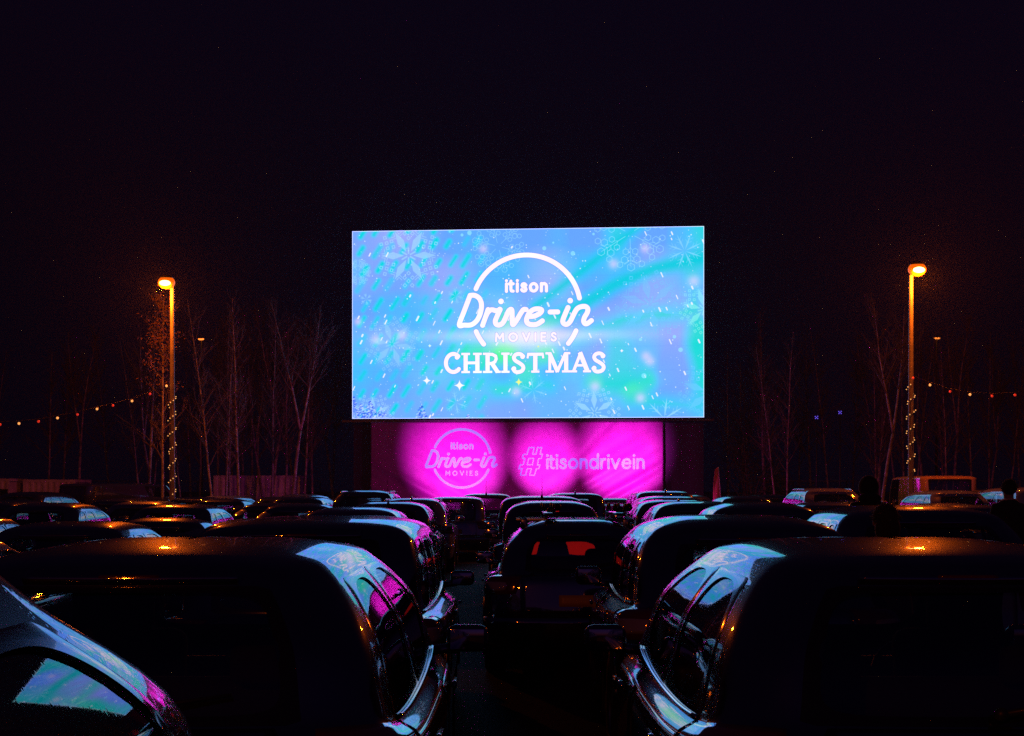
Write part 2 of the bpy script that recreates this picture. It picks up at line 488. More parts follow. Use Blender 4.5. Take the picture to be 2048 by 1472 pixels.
for j in range(-1, 11):                      # rows of slanted dashes on the left half
    for i in range(0, 10):
        x = 722 + i * 30 + (j % 2) * 6 + rnd.uniform(-4, 4); y = 498 + j * 36 - i * 2.2 + rnd.uniform(-4, 4)
        if x > 985: continue
        L = rnd.uniform(6, 12)
        cv.line(dm[rnd.randrange(4)], [(x - L * 0.55, y + L * 0.85), (x + L * 0.55, y - L * 0.85)], rnd.uniform(8, 12), 5.0)
for q, k in zip(dm, (0.6, 0.8, 0.95, 1.0)): mixto(q * k * np.clip(1.5 - (X - 850) / 160, 0, 1).clip(0, 1), lin(0, 190 + 18 * k, 188 + 14 * k))
m = np.exp(-(((X - 1015) / 120) ** 2 + ((Y - 690) / 70) ** 2)) * np.clip(vnoise(cv.h, cv.w, 9, 16, 11) * 2 - 0.7, 0, 1)
mixto(np.clip(m * 1.3, 0, 1), lin(70, 240, 140))
m = np.exp(-(((X - 1230) / 60) ** 2 + ((Y - 765) / 30) ** 2)) * np.clip(vnoise(cv.h, cv.w, 9, 16, 12) * 2 - 0.6, 0, 1)
mixto(np.clip(m * 1.1, 0, 1), lin(80, 240, 150))
mixto(np.exp(-(((X - 1060) / 190) ** 2 + ((Y - 671) / 11) ** 2)) * 0.55, lin(225, 225, 255))
mixto(np.exp(-(((X - 1060) / 75) ** 2 + ((Y - 674) / 24) ** 2)) * 0.75, lin(250, 232, 255))
# soft glows
for x, y, r in ((1292, 500, 9), (1230, 530, 9), (1388, 566, 11), (1294, 714, 9), (1302, 724, 9), (1193, 774, 10), (1283, 797, 9), (970, 497, 8), (806, 668, 9), (753, 677, 9), (1036, 783, 9), (716, 640, 7)):
    mixto(np.exp(-(((X - x) ** 2 + (Y - y) ** 2) / (r * r))) * 0.55, lin(225, 205, 245))
# snow crystals
def flake_diamond(x, y, r, a, rot=0, col=(165, 222, 255)):
    m = cv.mask()
    for k in range(6):
        t = R(60 * k + rot); c, s = math.cos(t), math.sin(t)
        P = lambda u, v: (x + (u * c - v * s) * r, y + (u * s + v * c) * r)
        cv.poly(m, [P(0.16, 0), P(0.55, 0.13), P(0.98, 0), P(0.55, -0.13)])
        cv.line(m, [P(1.04, 0)], 0.05 * r)
        t += R(30); c, s = math.cos(t), math.sin(t)
        cv.line(m, [P(0.08, 0), P(0.26, 0)], 0.055 * r)
        for (u, v) in ((0.62, 0), (0.78, 0.14), (0.78, -0.14), (0.9, 0), (1.05, 0.13), (1.05, -0.13)):
            q = 0.065
            cv.line(m, [P(u - q, v), P(u, v + q), P(u + q, v), P(u, v - q), P(u - q, v)], 0.028 * r)
        for u in (0.66, 0.76):
            cv.line(m, [P(u + 0.1, 0.24), P(u, 0.34), P(u + 0.1, 0.42)], 0.025 * r); cv.line(m, [P(u + 0.1, -0.24), P(u, -0.34), P(u + 0.1, -0.42)], 0.025 * r)
    cv.over(m, lin(*col), a)
def flake_hex(x, y, r, a, rot=0):
    m = cv.mask()
    for k in range(6):
        t = R(60 * k + rot); c, s = math.cos(t), math.sin(t)
        P = lambda u, v: (x + (u * c - v * s) * r, y + (u * s + v * c) * r)
        cv.line(m, [P(0.15, 0), P(0.85, 0)], 0.9)
        for (u, v, q) in ((0.93, 0, 0.11), (0.72, 0.17, 0.1), (0.72, -0.17, 0.1), (0.50, 0.13, 0.085), (0.50, -0.13, 0.085), (0.85, 0.30, 0.085), (0.85, -0.30, 0.085)):
            cv.line(m, [P(u + q * math.cos(R(60 * j)), v + q * math.sin(R(60 * j))) for j in range(7)], 0.9)
            cv.line(m, [P(u - 0.12, 0), P(u, v * 0.6)], 0.7)
    cv.over(m, lin(170, 240, 255), a)
def flake_star(x, y, r, a, n=6):
    m = cv.mask()
    for k in range(n):
        t = R(360 / n * k + 20); c, s = math.cos(t), math.sin(t)
        P = lambda u, v: (x + (u * c - v * s) * r, y + (u * s + v * c) * r)
        cv.poly(m, [P(0.05, 0), P(0.5, 0.05), P(1, 0), P(0.5, -0.05)])
        for u in (0.45, 0.65):
            cv.line(m, [P(u + 0.18, 0.18), P(u, 0), P(u + 0.18, -0.18)], 0.7)
    cv.over(m, lin(160, 226, 255), a)
flake_diamond(819, 508, 57, 0.5, 0)
flake_diamond(786, 686, 50, 0.3, 12)
flake_diamond(1302, 612, 62, 0.35, 18, (110, 200, 255))
flake_diamond(1192, 826, 46, 0.55, 28)
flake_diamond(1408, 622, 44, 0.45, 15, (150, 250, 220))
flake_diamond(746, 830, 40, 0.5, 30)
flake_diamond(1418, 786, 54, 0.5, 20, (110, 200, 250))
flake_hex(1262, 470, 72, 0.5, 28)
flake_hex(1000, 492, 52, 0.42, 15)
flake_hex(716, 540, 26, 0.4, 0)
flake_star(1370, 506, 36, 0.4, 8); flake_star(733, 595, 13, 0.6); flake_star(1330, 838, 42, 0.6, 7); flake_star(915, 805, 26, 0.45); flake_star(1070, 780, 30, 0.35); flake_star(915, 590, 18, 0.4)
# falling snow
m = cv.mask()
for i in range(620):
    x, y = rnd.uniform(SX0, SX1), rnd.uniform(SY0, SY1)
    r = rnd.choice((0.9, 1.0, 1.2, 1.5, 1.9, 2.4))
    cv.line(m, [(x, y)], r)
mixto(m * (0.35 + 0.6 * vnoise(cv.h, cv.w, 40, 70, 77)), lin(225, 245, 255))
m = cv.mask()
for i in range(90):
    x, y = rnd.uniform(SX0, SX1), rnd.uniform(SY0 + 6, SY1)
    L = rnd.uniform(1.2, 4.2); sg = 1 if x < 1040 else -0.9
    cv.line(m, [(x - L * 0.5 * sg, y + L), (x + L * 0.5 * sg, y - L)], rnd.uniform(1.6, 3.6))
mixto(m * 0.85, lin(238, 240, 255))
m = cv.mask()
for x, y, r in ((902, 461, 4), (942, 464, 9), (927, 468, 6), (1092, 497, 8), (1149, 508, 9), (1110, 486, 4), (1362, 702, 9), (1290, 753, 10), (1350, 676, 7), (1190, 470, 5), (1283, 681, 6)):
    cv.line(m, [(x, y)], r)
mixto(m * 0.55, lin(150, 235, 255))
# four-pointed sparkles
for x, y, r, col in ((856, 760, 12, (255, 248, 255)), (922, 770, 15, (255, 250, 255)), (1041, 764, 11, (235, 245, 120)), (1246, 703, 6, (255, 245, 255)), (862, 690, 6, (220, 250, 200)), (1080, 693, 5, (230, 240, 150))):
    dx, dy = abs(X - x), abs(Y - y)
    mixto(np.clip((r ** 0.5 - dx ** 0.5 - dy ** 0.5) * 2.0, 0, 1) * 0.95, lin(*col))
# snowy firs at the foot of the picture
fm = [cv.mask() for _ in range(4)]
for fx, top, hw in ((722, 806, 15), (741, 800, 20), (763, 812, 12), (845, 806, 13), (939, 828, 4), (708, 790, 12)):
    for i in range(int(hw * 9)):
        t = rnd.random() ** 0.7
        y = top + (SY1 - top) * t; x = fx + rnd.uniform(-1, 1) * hw * t
        cv.line(fm[rnd.randrange(4)], [(x - rnd.uniform(0.5, 2), y + 0.8), (x + rnd.uniform(0.5, 2), y)], rnd.uniform(0.8, 1.6))
for q, col in zip(fm, ((30, 60, 200), (20, 40, 170), (70, 110, 235), (190, 220, 255))): mixto(q * 0.8, lin(*col))
cv.img *= np.array((0.74, 0.74, 0.88), np.float32)
# lettering: soft dark edge, then pinkish white
TS = lambda x, y: (880 + x / 5.075, 480 + y / 5.075)
m = cv.mask()
emblem(cv, m, TS, False)
def slab(m):
    K = 1 / 5.075
    ln = lambda pts, w: cv.line(m, [TS(*p) for p in pts], w * K)
    fl = lambda x0, y0, x1, y1, w: cv.flat(m, TS(x0, y0), TS(x1, y1), w * K)
    st = lambda x, w=42: fl(x, 1146, x, 1342, w)
    sf = lambda x0, x1, y: fl(x0, y, x1, y, 22)
    ln(arc(150, 1243, 76, 92, 48, 318), 40); ln([(188, 1186)], 46); ln([(205, 1320), (190, 1330)], 26)
    st(276); st(396); fl(276, 1243, 396, 1243, 28)
    for a, b in ((232, 320), (352, 440)): sf(a, b, 1152); sf(a, b, 1336)
    st(500); ln([(505, 1156), (548, 1158), (582, 1176), (588, 1205), (574, 1236), (540, 1250), (505, 1252)], 30); fl(545, 1250, 604, 1340, 42)
    sf(452, 525, 1152); sf(452, 548, 1336); sf(580, 634, 1336)
    st(682); sf(640, 724, 1152); sf(640, 724, 1336)
    S = [(862, 1180), (838, 1160), (808, 1156), (780, 1168), (768, 1194), (782, 1222), (820, 1246), (854, 1272), (864, 1300), (848, 1328), (812, 1340), (780, 1334), (760, 1308)]
    for dx in (0, 812):
        ln(smooth_pts([(p[0] + dx, p[1]) for p in S]), 38); ln([(856 + dx, 1184)], 46); ln([(768 + dx, 1304)], 46)
    st(985); fl(904, 1160, 1068, 1160, 30); fl(914, 1150, 906, 1202, 20); fl(1058, 1150, 1066, 1202, 20); sf(944, 1027, 1336)
    st(1132, 28); fl(1128, 1148, 1212, 1342, 40); fl(1206, 1342, 1292, 1148, 30); st(1298, 42)
    sf(1088, 1174, 1336); sf(1255, 1340, 1336); sf(1088, 1145, 1152); sf(1280, 1340, 1152)
    fl(1446, 1144, 1370, 1340, 30); fl(1436, 1144, 1514, 1340, 46); fl(1396, 1276, 1490, 1276, 24); sf(1340, 1408, 1336); sf(1468, 1548, 1336)
slab(m)
sh = np.maximum.reduce([np.roll(np.roll(m, a, 0), b, 1) for a in (-2, 0, 2) for b in (-2, 0, 2)])
mixto(sh * 0.35, lin(60, 90, 220))
mixto(m, lin(232, 208, 226))
mixto(m * np.clip(vnoise(cv.h, cv.w, 8, 14, 31) * 2 - 1.1, 0, 1) * 0.6, lin(210, 232, 200))
# panel joints and pixel grain of the display wall
for yj in np.linspace(SY0, SY1, 9)[1:-1]:
    mixto((abs(Y - yj) < 0.4) * 0.10, lin(40, 80, 200))
for xj in np.linspace(SX0, SX1, 17)[1:-1]:
    mixto((abs(X - xj) < 0.4) * 0.06, lin(40, 80, 200))
cv.img *= (1 + 0.10 * (rs.rand(cv.h, cv.w, 1).astype(np.float32) - 0.5))
ed = np.minimum(np.minimum(X - SX0, SX1 - X), np.minimum(Y - SY0, SY1 - Y))
mixto((ed < 1.2) * 0.7, lin(225, 235, 255))
bq_ = np.clip((cv.img[..., 2] - 0.80) / 0.18, 0, 1)
cv.img[..., 2] *= 1 + 0.7 * bq_ * bq_
screen_img = cv.image('screen_picture')

scr_mat = bpy.data.materials.new('display_picture'); scr_mat.use_nodes = True
n_, l_ = scr_mat.node_tree.nodes, scr_mat.node_tree.links
n_.remove(n_["Principled BSDF"])
em = n_.new("ShaderNodeEmission"); em.inputs[1].default_value = 1.55
ti = n_.new("ShaderNodeTexImage"); ti.image = screen_img; ti.extension = 'EXTEND'
l_.new(ti.outputs[0], em.inputs[0]); l_.new(em.outputs[0], n_["Material Output"].inputs[0])
MATS['display_picture'] = scr_mat

# ---------------------------------------------------------------- screen
SD = 60.0
sl, sr = at(SX0, 0, SD + 0.6), at(SX1, 0, SD - 0.6)
zt, zb = CAM_H + (HOR - SY0) / F_PX * SD, CAM_H + (HOR - SY1) / F_PX * SD
sw = math.hypot(sr.x - sl.x, sr.y - sl.y)
syaw = math.atan2(sr.y - sl.y, sr.x - sl.x)
scx = empty('cinema_screen', ((sl.x + sr.x) / 2, (sl.y + sr.y) / 2, 0), syaw)
tag(scx, 'huge glowing blue outdoor cinema screen reading CHRISTMAS above the magenta banner', 'cinema screen')
hw = sw / 2
o = link_mesh('display', [(-hw, 0, zb), (hw, 0, zb), (hw, 0, zt), (-hw, 0, zt)], [(0, 1, 2, 3)], 'display_picture', scx, False)
uv = o.data.uv_layers.new(name='UVMap')
for i, c in enumerate(((0, 0), (1, 0), (1, 1), (0, 1))): uv.data[i].uv = c
f = MB()
f.box((0, 0.28, (zt + zb) / 2), (sw + 0.06, 0.5, zt - zb + 0.06))
f.build('housing', 'dark_metal', scx, False)
f = MB()
for x in (-hw + 0.4, -hw / 3, hw / 3, hw - 0.4):
    for y in (0.9, 1.7):
        f.tube([(x, y, 0), (x, y, zt - 0.3)], 0.06, 6)
    for k in range(12):
        z = 0.4 + k * (zt - 1) / 12
        f.tube([(x, 0.9 if k % 2 else 1.7, z), (x, 1.7 if k % 2 else 0.9, z + (zt - 1) / 12)], 0.035, 5)
f.tube([(-hw, 1.3, zt - 0.4), (hw, 1.3, zt - 0.4)], 0.06, 6)
for x in (-hw + 0.4, -hw / 3, hw / 3, hw - 0.4):
    f.box((x, 0.7, zb + 1), (0.12, 0.5, 0.12)); f.box((x, 0.7, zt - 1), (0.12, 0.5, 0.12))
f.build('truss_frame', 'dark_metal', scx)
f = MB(); f.box((0, -0.05, zb - 0.12), (sw + 0.75, 0.5, 0.09)); f.build('ledge', 'dark_metal', scx, False)

# ---------------------------------------------------------------- banner below the screen
BX0, BX1, BY0, BY1 = 742.0, 1326.0, 840.0, 1052.0
bc = Canvas(BX0, BY0, BX1, BY1, 2.0)
bc.img[:] = (0.20, 0.006, 0.18)
TB = lambda x, y: (830 + (398 + (x - 890) * 0.4394) / 4.18, 840 + (322 + (y - 705) * 0.4394) / 4.18)
TC = lambda x, y: (830 + x / 4.18, 840 + y / 4.18)
m = bc.mask(); emblem(bc, m, TB, True)
bc.over(m, (0.075, 0.72, 0.36), 0.97)
m = bc.mask()
word(bc, m, 'itisondrivein', 1114, 1912, 404, 74, 20, TC, 24)
hsh = [(960, 232), (1004, 232), (990, 288), (1018, 288), (1032, 232), (1066, 232), (1052, 288), (1072, 288), (1062, 322), (1043, 322), (1030, 376), (1052, 376), (1042, 408), (1022, 408), (1006, 462), (966, 462), (980, 408), (946, 408), (932, 462), (888, 462), (903, 408), (876, 408), (886, 376), (912, 376), (926, 322), (905, 322), (914, 288), (945, 288), (960, 232)]
bc.line(m, [TC(*p) for p in hsh], 9 / 4.18)
bc.line(m, [TC(*p) for p in ((958, 322), (1000, 322), (988, 376), (945, 376), (958, 322))], 8 / 4.18)
bc.over(m, (0.075, 0.72, 0.36), 0.97)
bc.img *= (1 + 0.16 * (vnoise(bc.h, bc.w, 30, 90, 3)[..., None] - 0.5))
ban_img = bc.image('banner_print')
bm_ = mat('banner_cloth', (0.4, 0.05, 0.4), 0.55)
n_, l_, b_ = nodes(bm_)
ti = n_.new("ShaderNodeTexImage"); ti.image = ban_img; ti.extension = 'EXTEND'
l_.new(ti.outputs[0], b_.inputs["Base Color"])
bl, br = at(BX0, 0, SD + 0.15), at(BX1, 0, SD - 0.55)
bw = math.hypot(br.x - bl.x, br.y - bl.y)
bzt, bzb = zb - 0.17, 0.12
nu, nv = 220, 70
vs, fs, uvs = [], [], []
for j in range(nv + 1):
    for i in range(nu + 1):
        u, v = i / nu, j / nv
        x, z = -bw / 2 + u * bw, bzb + v * (bzt - bzb)
        y = 0.0
        # tension folds pulled out of the lower right and lower left corners, slack between the ties
        for (cx, sg, k) in ((0.83, 1, 1.0), (0.20, -1, 0.8)):
            a = (x / bw + 0.5 - cx) * bw * sg
            t = a * 0.52 - (z - 0.2) * 0.86
            env = math.exp(-((a - 1.0) / 2.4) ** 2) * math.exp(-((z - 1.5) / 1.5) ** 2)
            y += 0.075 * k * env * math.sin(t * 6.2 + 0.7 * math.sin(z * 2))
            y += 0.03 * k * env * math.sin(t * 13 + 1)
        a = (x / bw + 0.5 - 0.80) * bw
        y += 0.05 * math.exp(-((a + 0.9 * (bzt - z) - 0.3) / 0.22) ** 2) * (v > 0.3) * (v - 0.3)
        y += 0.02 * math.sin(x * 2.1) * (1 - v) + 0.012 * math.sin(x * 5.3 + z * 1.3)
        y -= 0.10 * math.sin(math.pi * v) * 0.6
        vs.append((x, y, z)); uvs.append((u, v))
for j in range(nv):
    for i in range(nu):
        a = j * (nu + 1) + i
        fs.append((a, a + 1, a + nu + 2, a + nu + 1))
byaw = math.atan2(br.y - bl.y, br.x - bl.x)
bo = link_mesh('banner', vs, fs, 'banner_cloth', None, True, ((bl.x + br.x) / 2, (bl.y + br.y) / 2, 0))
bo.rotation_euler.z = byaw
# the print keeps its photo size: map u to the pixel span
uv = bo.data.uv_layers.new(name='UVMap')
for lp in bo.data.loops:
    u, v = uvs[lp.vertex_index]
    z = bzb + v * (bzt - bzb)
    py = HOR - (z - CAM_H) / SD * F_PX
    uv.data[lp.index].uv = (u, 1 - (py - BY0) / (BY1 - BY0))
md = bo.modifiers.new('thick', 'SOLIDIFY'); md.thickness = 0.004
tag(bo, 'wide creased magenta banner with round emblem and hashtag hanging under the screen', 'banner')

f = MB()
for i in range(61):
    x = -hw + sw * i / 60
    for z in (0.05, zb - 0.2): f.v.append((x, 0.30 + 0.06 * math.sin(i * 1.9), z))
f.f = [(2 * i, 2 * i + 2, 2 * i + 3, 2 * i + 1) for i in range(60)]
mat('scrim_cloth', (0.03, 0.003, 0.035), 0.9)
f.build('scrim', 'scrim_cloth', scx)

# magenta floodlights standing at the banner's foot
def floodlight(px, d, aim_px, aim_py, power, size, label):
    p = at(px, HOR, d); p.z = 0
    t = empty('floodlight', p)
    tag(t, label, 'floodlight', 'magenta floodlights at the foot of the banner')
    b = MB(); b.box((0, 0, 0.03), (0.34, 0.26, 0.05), bev=0.01); b.build('base', 'dark_metal', t)
    b = MB(); b.tube([(-0.17, 0, 0.05), (-0.17, 0, 0.3)], 0.012, 6); b.tube([(0.17, 0, 0.05), (0.17, 0, 0.3)], 0.012, 6); b.tube([(-0.18, 0, 0.062), (0.18, 0, 0.062)], 0.012, 6); b.build('bracket', 'dark_metal', t)
    tgt = at(aim_px, aim_py, SD - 0.2) - (p + Vector((0, 0, 0.3)))
    q = tgt.to_track_quat('Z', 'Y').to_matrix()
    h = MB(); h.box((0, 0, 0.3), (0.30, 0.24, 0.14), q, bev=0.02); hd = h.build('housing', 'dark_metal', t)
    n = tgt.normalized()
    l = MB(); l.box(Vector((0, 0, 0.3)) + n * 0.072, (0.26, 0.2, 0.008), q); l.build('lens', 'magenta_lens', hd, False)
    ld = bpy.data.lights.new('flood_beam', 'SPOT')
    ld.energy = power; ld.color = (1.0, 0.06, 0.85); ld.spot_size = size; ld.spot_blend = 1.0; ld.shadow_soft_size = 0.05
    lo = bpy.data.objects.new('flood_beam', ld); C.objects.link(lo); lo.parent = t
    lo.location = Vector((0, 0, 0.3)) + n * 0.1
    lo.rotation_euler = tgt.to_track_quat('-Z', 'Y').to_euler()
    sd = bpy.data.lights.new('flood_spill', 'POINT'); sd.energy = 160; sd.color = (1.0, 0.03, 0.62); sd.shadow_soft_size = 0.08
    so = bpy.data.objects.new('flood_spill', sd); C.objects.link(so); so.parent = t; so.location = Vector((0, 0, 0.3)) + n * 0.3
floodlight(918, SD - 7.0, 912, 922, 15000, R(38.5), 'left magenta floodlight aimed up at the round emblem')
floodlight(1092, SD - 7.0, 1092, 918, 13500, R(28), 'middle magenta floodlight aimed up at the hash sign')
floodlight(1246, SD - 7.0, 1246, 912, 15000, R(35.5), 'right magenta floodlight aimed up at the folded end of the banner')

# ---------------------------------------------------------------- lamp posts with sodium bowls, fairy lights and festoons
LAMP_COL = (1.0, 0.135, 0.004)
def lamp_post(px, py, d, side, power, label, with_fairy=True, z_head=None, X=None, group='car park lamp posts'):
    head = at(px, py, d)
    if X is not None: head = Vector((X, d, z_head))
    base = Vector((head.x - side * 0.16, d, 0))
    t = empty('lamp_post', base)
    tag(t, label, 'lamp post', group)
    zh = head.z
    p = MB()
    p.tube([(0, 0, 0), (0, 0, 1.2), (0, 0, 1.25), (0, 0, zh - 0.22), (side * 0.02, 0, zh - 0.02)], [0.10, 0.10, 0.085, 0.062, 0.06], 14)
    p.build('pole', 'galvanised', t)
    b = MB(); b.lathe([(0.001, 0.03), (0.16, 0.03), (0.17, 0.015), (0.17, 0.0)], 16); b.build('base_plate', 'dark_metal', t)
    dd = MB(); dd.box((0, -0.078, 0.75), (0.09, 0.02, 0.4), bev=0.006); dd.build('access_door', 'dark_metal', t)
    h = MB(); h.ball((side * 0.16, -0.06, zh + 0.02), 0.255, 14, (1, 0.9, 0.8)); h.build('lamp_halo', 'amber_glow', t)  # glowing ball added as the orange halo round the lamp
    h = MB(); h.ball((side * 0.16, -0.06, zh + 0.17), 0.2, 10, (1, 0.9, 0.4)); h.build('lamp_hood', 'dark_metal', t)
    ln = MB(); ln.ball((side * 0.16, -0.24, zh - 0.02), 0.165, 12, (1, 0.9, 0.5)); ln.build('lamp_bowl', 'lamp_glow', t)
    ld = bpy.data.lights.new('sodium_lamp', 'POINT'); ld.energy = power; ld.color = LAMP_COL; ld.shadow_soft_size = 0.12
    lo = bpy.data.objects.new('sodium_lamp', ld); C.objects.link(lo); lo.parent = t; lo.location = (side * 0.22, -0.5, zh - 0.3)
    return t, base, zh

def fairy(base, z0, z1, n, label, seed):
    rr = random.Random(seed)
    t = empty('fairy_lights', base)
    tag(t, label, 'fairy lights', 'fairy lights wound round lamp posts')
    turns = n / 7.0
    w = MB()
    P = lambda u, r: Vector((r * math.sin(2 * math.pi * turns * u), -r * math.cos(2 * math.pi * turns * u), z0 + (z1 - z0) * u))
    w.tube([P(i / 160, 0.082) for i in range(161)], 0.004, 4); w.build('wire', 'dark_metal', t)
    bb = MB(); bb.ball((0, 0, 0), 0.016, 4)
    first = None
    for i in range(n):
        u = (i + 0.5 + rr.uniform(-0.2, 0.2)) / n
        if first is None:
            o = bb.build('bulb', 'fairy_bulb', t); first = o
        else:
            o = first.copy(); C.objects.link(o); o.parent = t
        o.location = P(u, 0.10 + rr.uniform(-0.01, 0.035))
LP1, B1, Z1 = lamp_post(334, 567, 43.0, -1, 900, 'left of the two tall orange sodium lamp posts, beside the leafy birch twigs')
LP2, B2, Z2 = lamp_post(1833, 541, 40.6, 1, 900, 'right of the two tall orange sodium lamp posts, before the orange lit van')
fairy(B1, at(0, 990, 43).z, at(0, 786, 43).z, 46, 'warm fairy lights wound round the left lamp post', 1)
fairy(B2, at(0, 945, 40.6).z, at(0, 768, 40.6).z, 42, 'warm fairy lights wound round the right lamp post', 2)
# lamps of the same car park behind the photographer: their light falls on the backs of the cars
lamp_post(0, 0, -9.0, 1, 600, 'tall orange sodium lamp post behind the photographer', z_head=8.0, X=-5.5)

def festoon(pts, label, reds):
    t = empty('festoon_lights', pts[0])
    tag(t, label, 'festoon lights', 'festoon lights strung from the lamp posts')
    w = MB(); w.tube([p - pts[0] + Vector((0, 0, 0.07)) for p in pts], 0.008, 4); w.build('cable', 'dark_metal', t)
    proto = {}
    for i, p in enumerate(pts):
        k = 'red_bulb' if i in reds else 'warm_bulb'
        if k not in proto:
            b = MB(); b.ball((0, 0, 0), 0.036, 6); o = b.build('bulb', k, t); proto[k] = o
        else:
            o = proto[k].copy(); C.objects.link(o); o.parent = t
        o.location = p - pts[0]
festoon([at(*q) for q in ((333, 772, 42.9), (300, 788, 42.4), (264, 802, 42), (226, 811, 41.5), (194, 818, 41), (155, 829, 40.5), (115, 836, 40), (77, 843, 39.5), (38, 847, 39), (0, 849, 38.5), (-40, 850, 38))], 'string of warm and red festoon bulbs sagging left from the left lamp post', (1, 3, 5, 7, 9))
festoon([at(*q) for q in ((1826, 756, 40.4), (1860, 770, 40), (1900, 783, 39.6), (1940, 789, 39.2), (1984, 792, 38.8), (2030, 790, 38.4), (2075, 784, 38))], 'string of festoon bulbs sagging right from the right lamp post', (0, 2, 4, 5))

def far_lamp(px, py, d, label):
    h = at(px, py, d)
    t = empty('street_lamp', (h.x, d, 0)); tag(t, label, 'street lamp', 'distant street lamps beyond the trees')
    p = MB(); p.tube([(0, 0, 0), (0, 0, h.z + 0.05)], [0.09, 0.05], 8); p.build('pole', 'dark_metal', t)
    b = MB(); b.box((0, -0.12, h.z + 0.08), (0.22, 0.5, 0.10), bev=0.03); hd = b.build('lamp_head', 'dark_metal', t)
    b = MB(); b.ball((0, -0.12, h.z + 0.01), 0.14, 6, (1.3, 1, 0.45)); b.build('lens', 'far_lamp_glow', hd)
far_lamp(403, 679, 84, 'small distant orange street lamp among the bare trees right of the left lamp post')
far_lamp(1873, 677, 84, 'small distant orange street lamp up right of the right lamp post')
def blue_lamp(px, py, d, label):
    h = at(px, py, d)
    t = empty('blue_light', (h.x, d, 0)); tag(t, label, 'blue light', 'blue lights among the right trees')
    p = MB(); p.tube([(0, 0, 0), (0, 0, h.z - 0.08)], 0.03, 6); p.build('pole', 'dark_metal', t)
    b = MB()
    for (x, z) in ((-0.06, 0.05), (0.06, 0.06), (-0.05, -0.05), (0.06, -0.05), (0.0, 0.0)): b.ball((x * .8, 0, h.z + z * .8), 0.022, 5)
    b.build('lamp_cluster', 'blue_lamp', t)
blue_lamp(1633, 835, 58, 'lower of two tiny blue lights low among the right trees')
blue_lamp(1680, 825, 58, 'upper of two tiny blue lights low among the right trees')

# ---------------------------------------------------------------- containers, cabins, fence
def container(px0, px1, top, d, yaw, dep, label, m, name, cat, win=None, group=None):
    a, b = at(px0, top, d), at(px1, top, d)
    w, h = b.x - a.x, a.z
    t = empty(name, ((a.x + b.x) / 2, d + dep / 2, 0), yaw); tag(t, label, cat, group)
    vs, fs = [], []
    s = MB()
    n = int(w / 0.28) * 4               # corrugated long side
    prof = []
    for i in range(n + 1):
        k = i % 4
        prof.append((-w / 2 + 0.08 + (w - 0.16) * i / n, -dep / 2 + (0.0 if k in (0, 1) else 0.035)))
    for (x, y) in prof: vs += [(x, y, 0.18), (x, y, h - 0.12)]
    for i in range(len(prof) - 1): fs.append((2 * i, 2 * i + 2, 2 * i + 3, 2 * i + 1))
    s.add(vs, fs)
    s.box((0, dep / 2 - 0.03, h / 2), (w - 0.16, 0.04, h - 0.3)); s.box((-w / 2 + 0.06, 0, h / 2), (0.04, dep - 0.16, h - 0.3)); s.box((w / 2 - 0.06, 0, h / 2), (0.04, dep - 0.16, h - 0.3))
    s.build('shell', m, t, False)
    f = MB()
    for x in (-1, 1):
        for y in (-1, 1): f.box((x * (w / 2 - 0.05), y * (dep / 2 - 0.05), h / 2), (0.1, 0.11, h - 0.01))
    for z in (0.1, h - 0.06):
        for y in (-1, 1): f.box((0, y * (dep / 2 - 0.05), z), (w - 0.21, 0.10, 0.12))
        for x in (-1, 1): f.box((x * (w / 2 - 0.05), 0, z), (0.10, dep - 0.23, 0.12))
    f.box((0, 0, h - 0.03), (w - 0.22, dep - 0.22, 0.03))
    f.build('frame', m, t, False)
    if win:
        x0, ww, z0, hh = win
        q = MB(); q.box((x0, -dep / 2 - 0.03, z0), (ww + 0.1, 0.04, hh + 0.1)); wf = q.build('window_frame', 'dark_metal', t, False)
        q = MB(); q.box((x0, -dep / 2 - 0.055, z0), (ww, 0.02, hh)); q.build('pane', 'window_dark', wf, False)
    return t
container(427, 600, 951, 64, 0.0, 2.4, 'rusty corrugated shipping container lit pink at its right end, left of the screen', 'container_steel', 'shipping_container', 'shipping container')
container(46, 150, 959, 62, 0.0, 2.4, 'cream site cabin with dark window at its right end, lit orange', 'cabin_cream', 'site_cabin', 'site cabin', (0.92, 0.16, 1.45, 0.55))
container(-70, 17, 957, 61, 0.0, 2.4, 'cream site cabin cut off by the left edge of the picture', 'cabin_cream', 'site_cabin', 'site cabin', (0.75, 0.22, 1.45, 0.5))

def fence(px0, px1, d, label):
    a, b = at(px0, HOR, d), at(px1, HOR, d)
    h, w = at(0, 962, d).z, b.x - a.x
    t = empty('mesh_fence', (a.x, d, 0)); tag(t, label, 'fence', 'wire fences before the trees')
    r = MB(); r.tube([(0, 0, h), (w, 0, h)], 0.022, 6); r.build('top_rail', 'galvanised', t)
    n = int(w / 2.6)
    first = None
    for i in range(n + 1):
        if first is None:
            p = MB(); p.tube([(0, 0.0, 0), (0, 0, h - 0.02)], 0.026, 6); first = p.build('post', 'dark_metal', t); o = first
        else:
            o = first.copy(); C.objects.link(o); o.parent = t
        o.location = (w * i / n, 0.05, 0)
    wm = MB(); st = 0.16
    k = 0.0
    while k < w + h:                         # diamond wires
        x0, x1 = max(0, k - h), min(w, k)
        wm.tube([(x0, 0.02, k - x0 if k - x0 < h else h), (x1, 0.02, k - x1)], 0.0035, 3, False)
        wm.tube([(w - x0, 0.02, k - x0 if k - x0 < h else h), (w - x1, 0.02, k - x1)], 0.0035, 3, False)
        k += st
    wm.build('wire_mesh', 'dark_metal', t)
fence(150, 640, 70, 'long wire fence with pale top rail behind the left lamp post')
fence(1480, 2120, 70, 'long dark wire fence under the bare trees on the right')

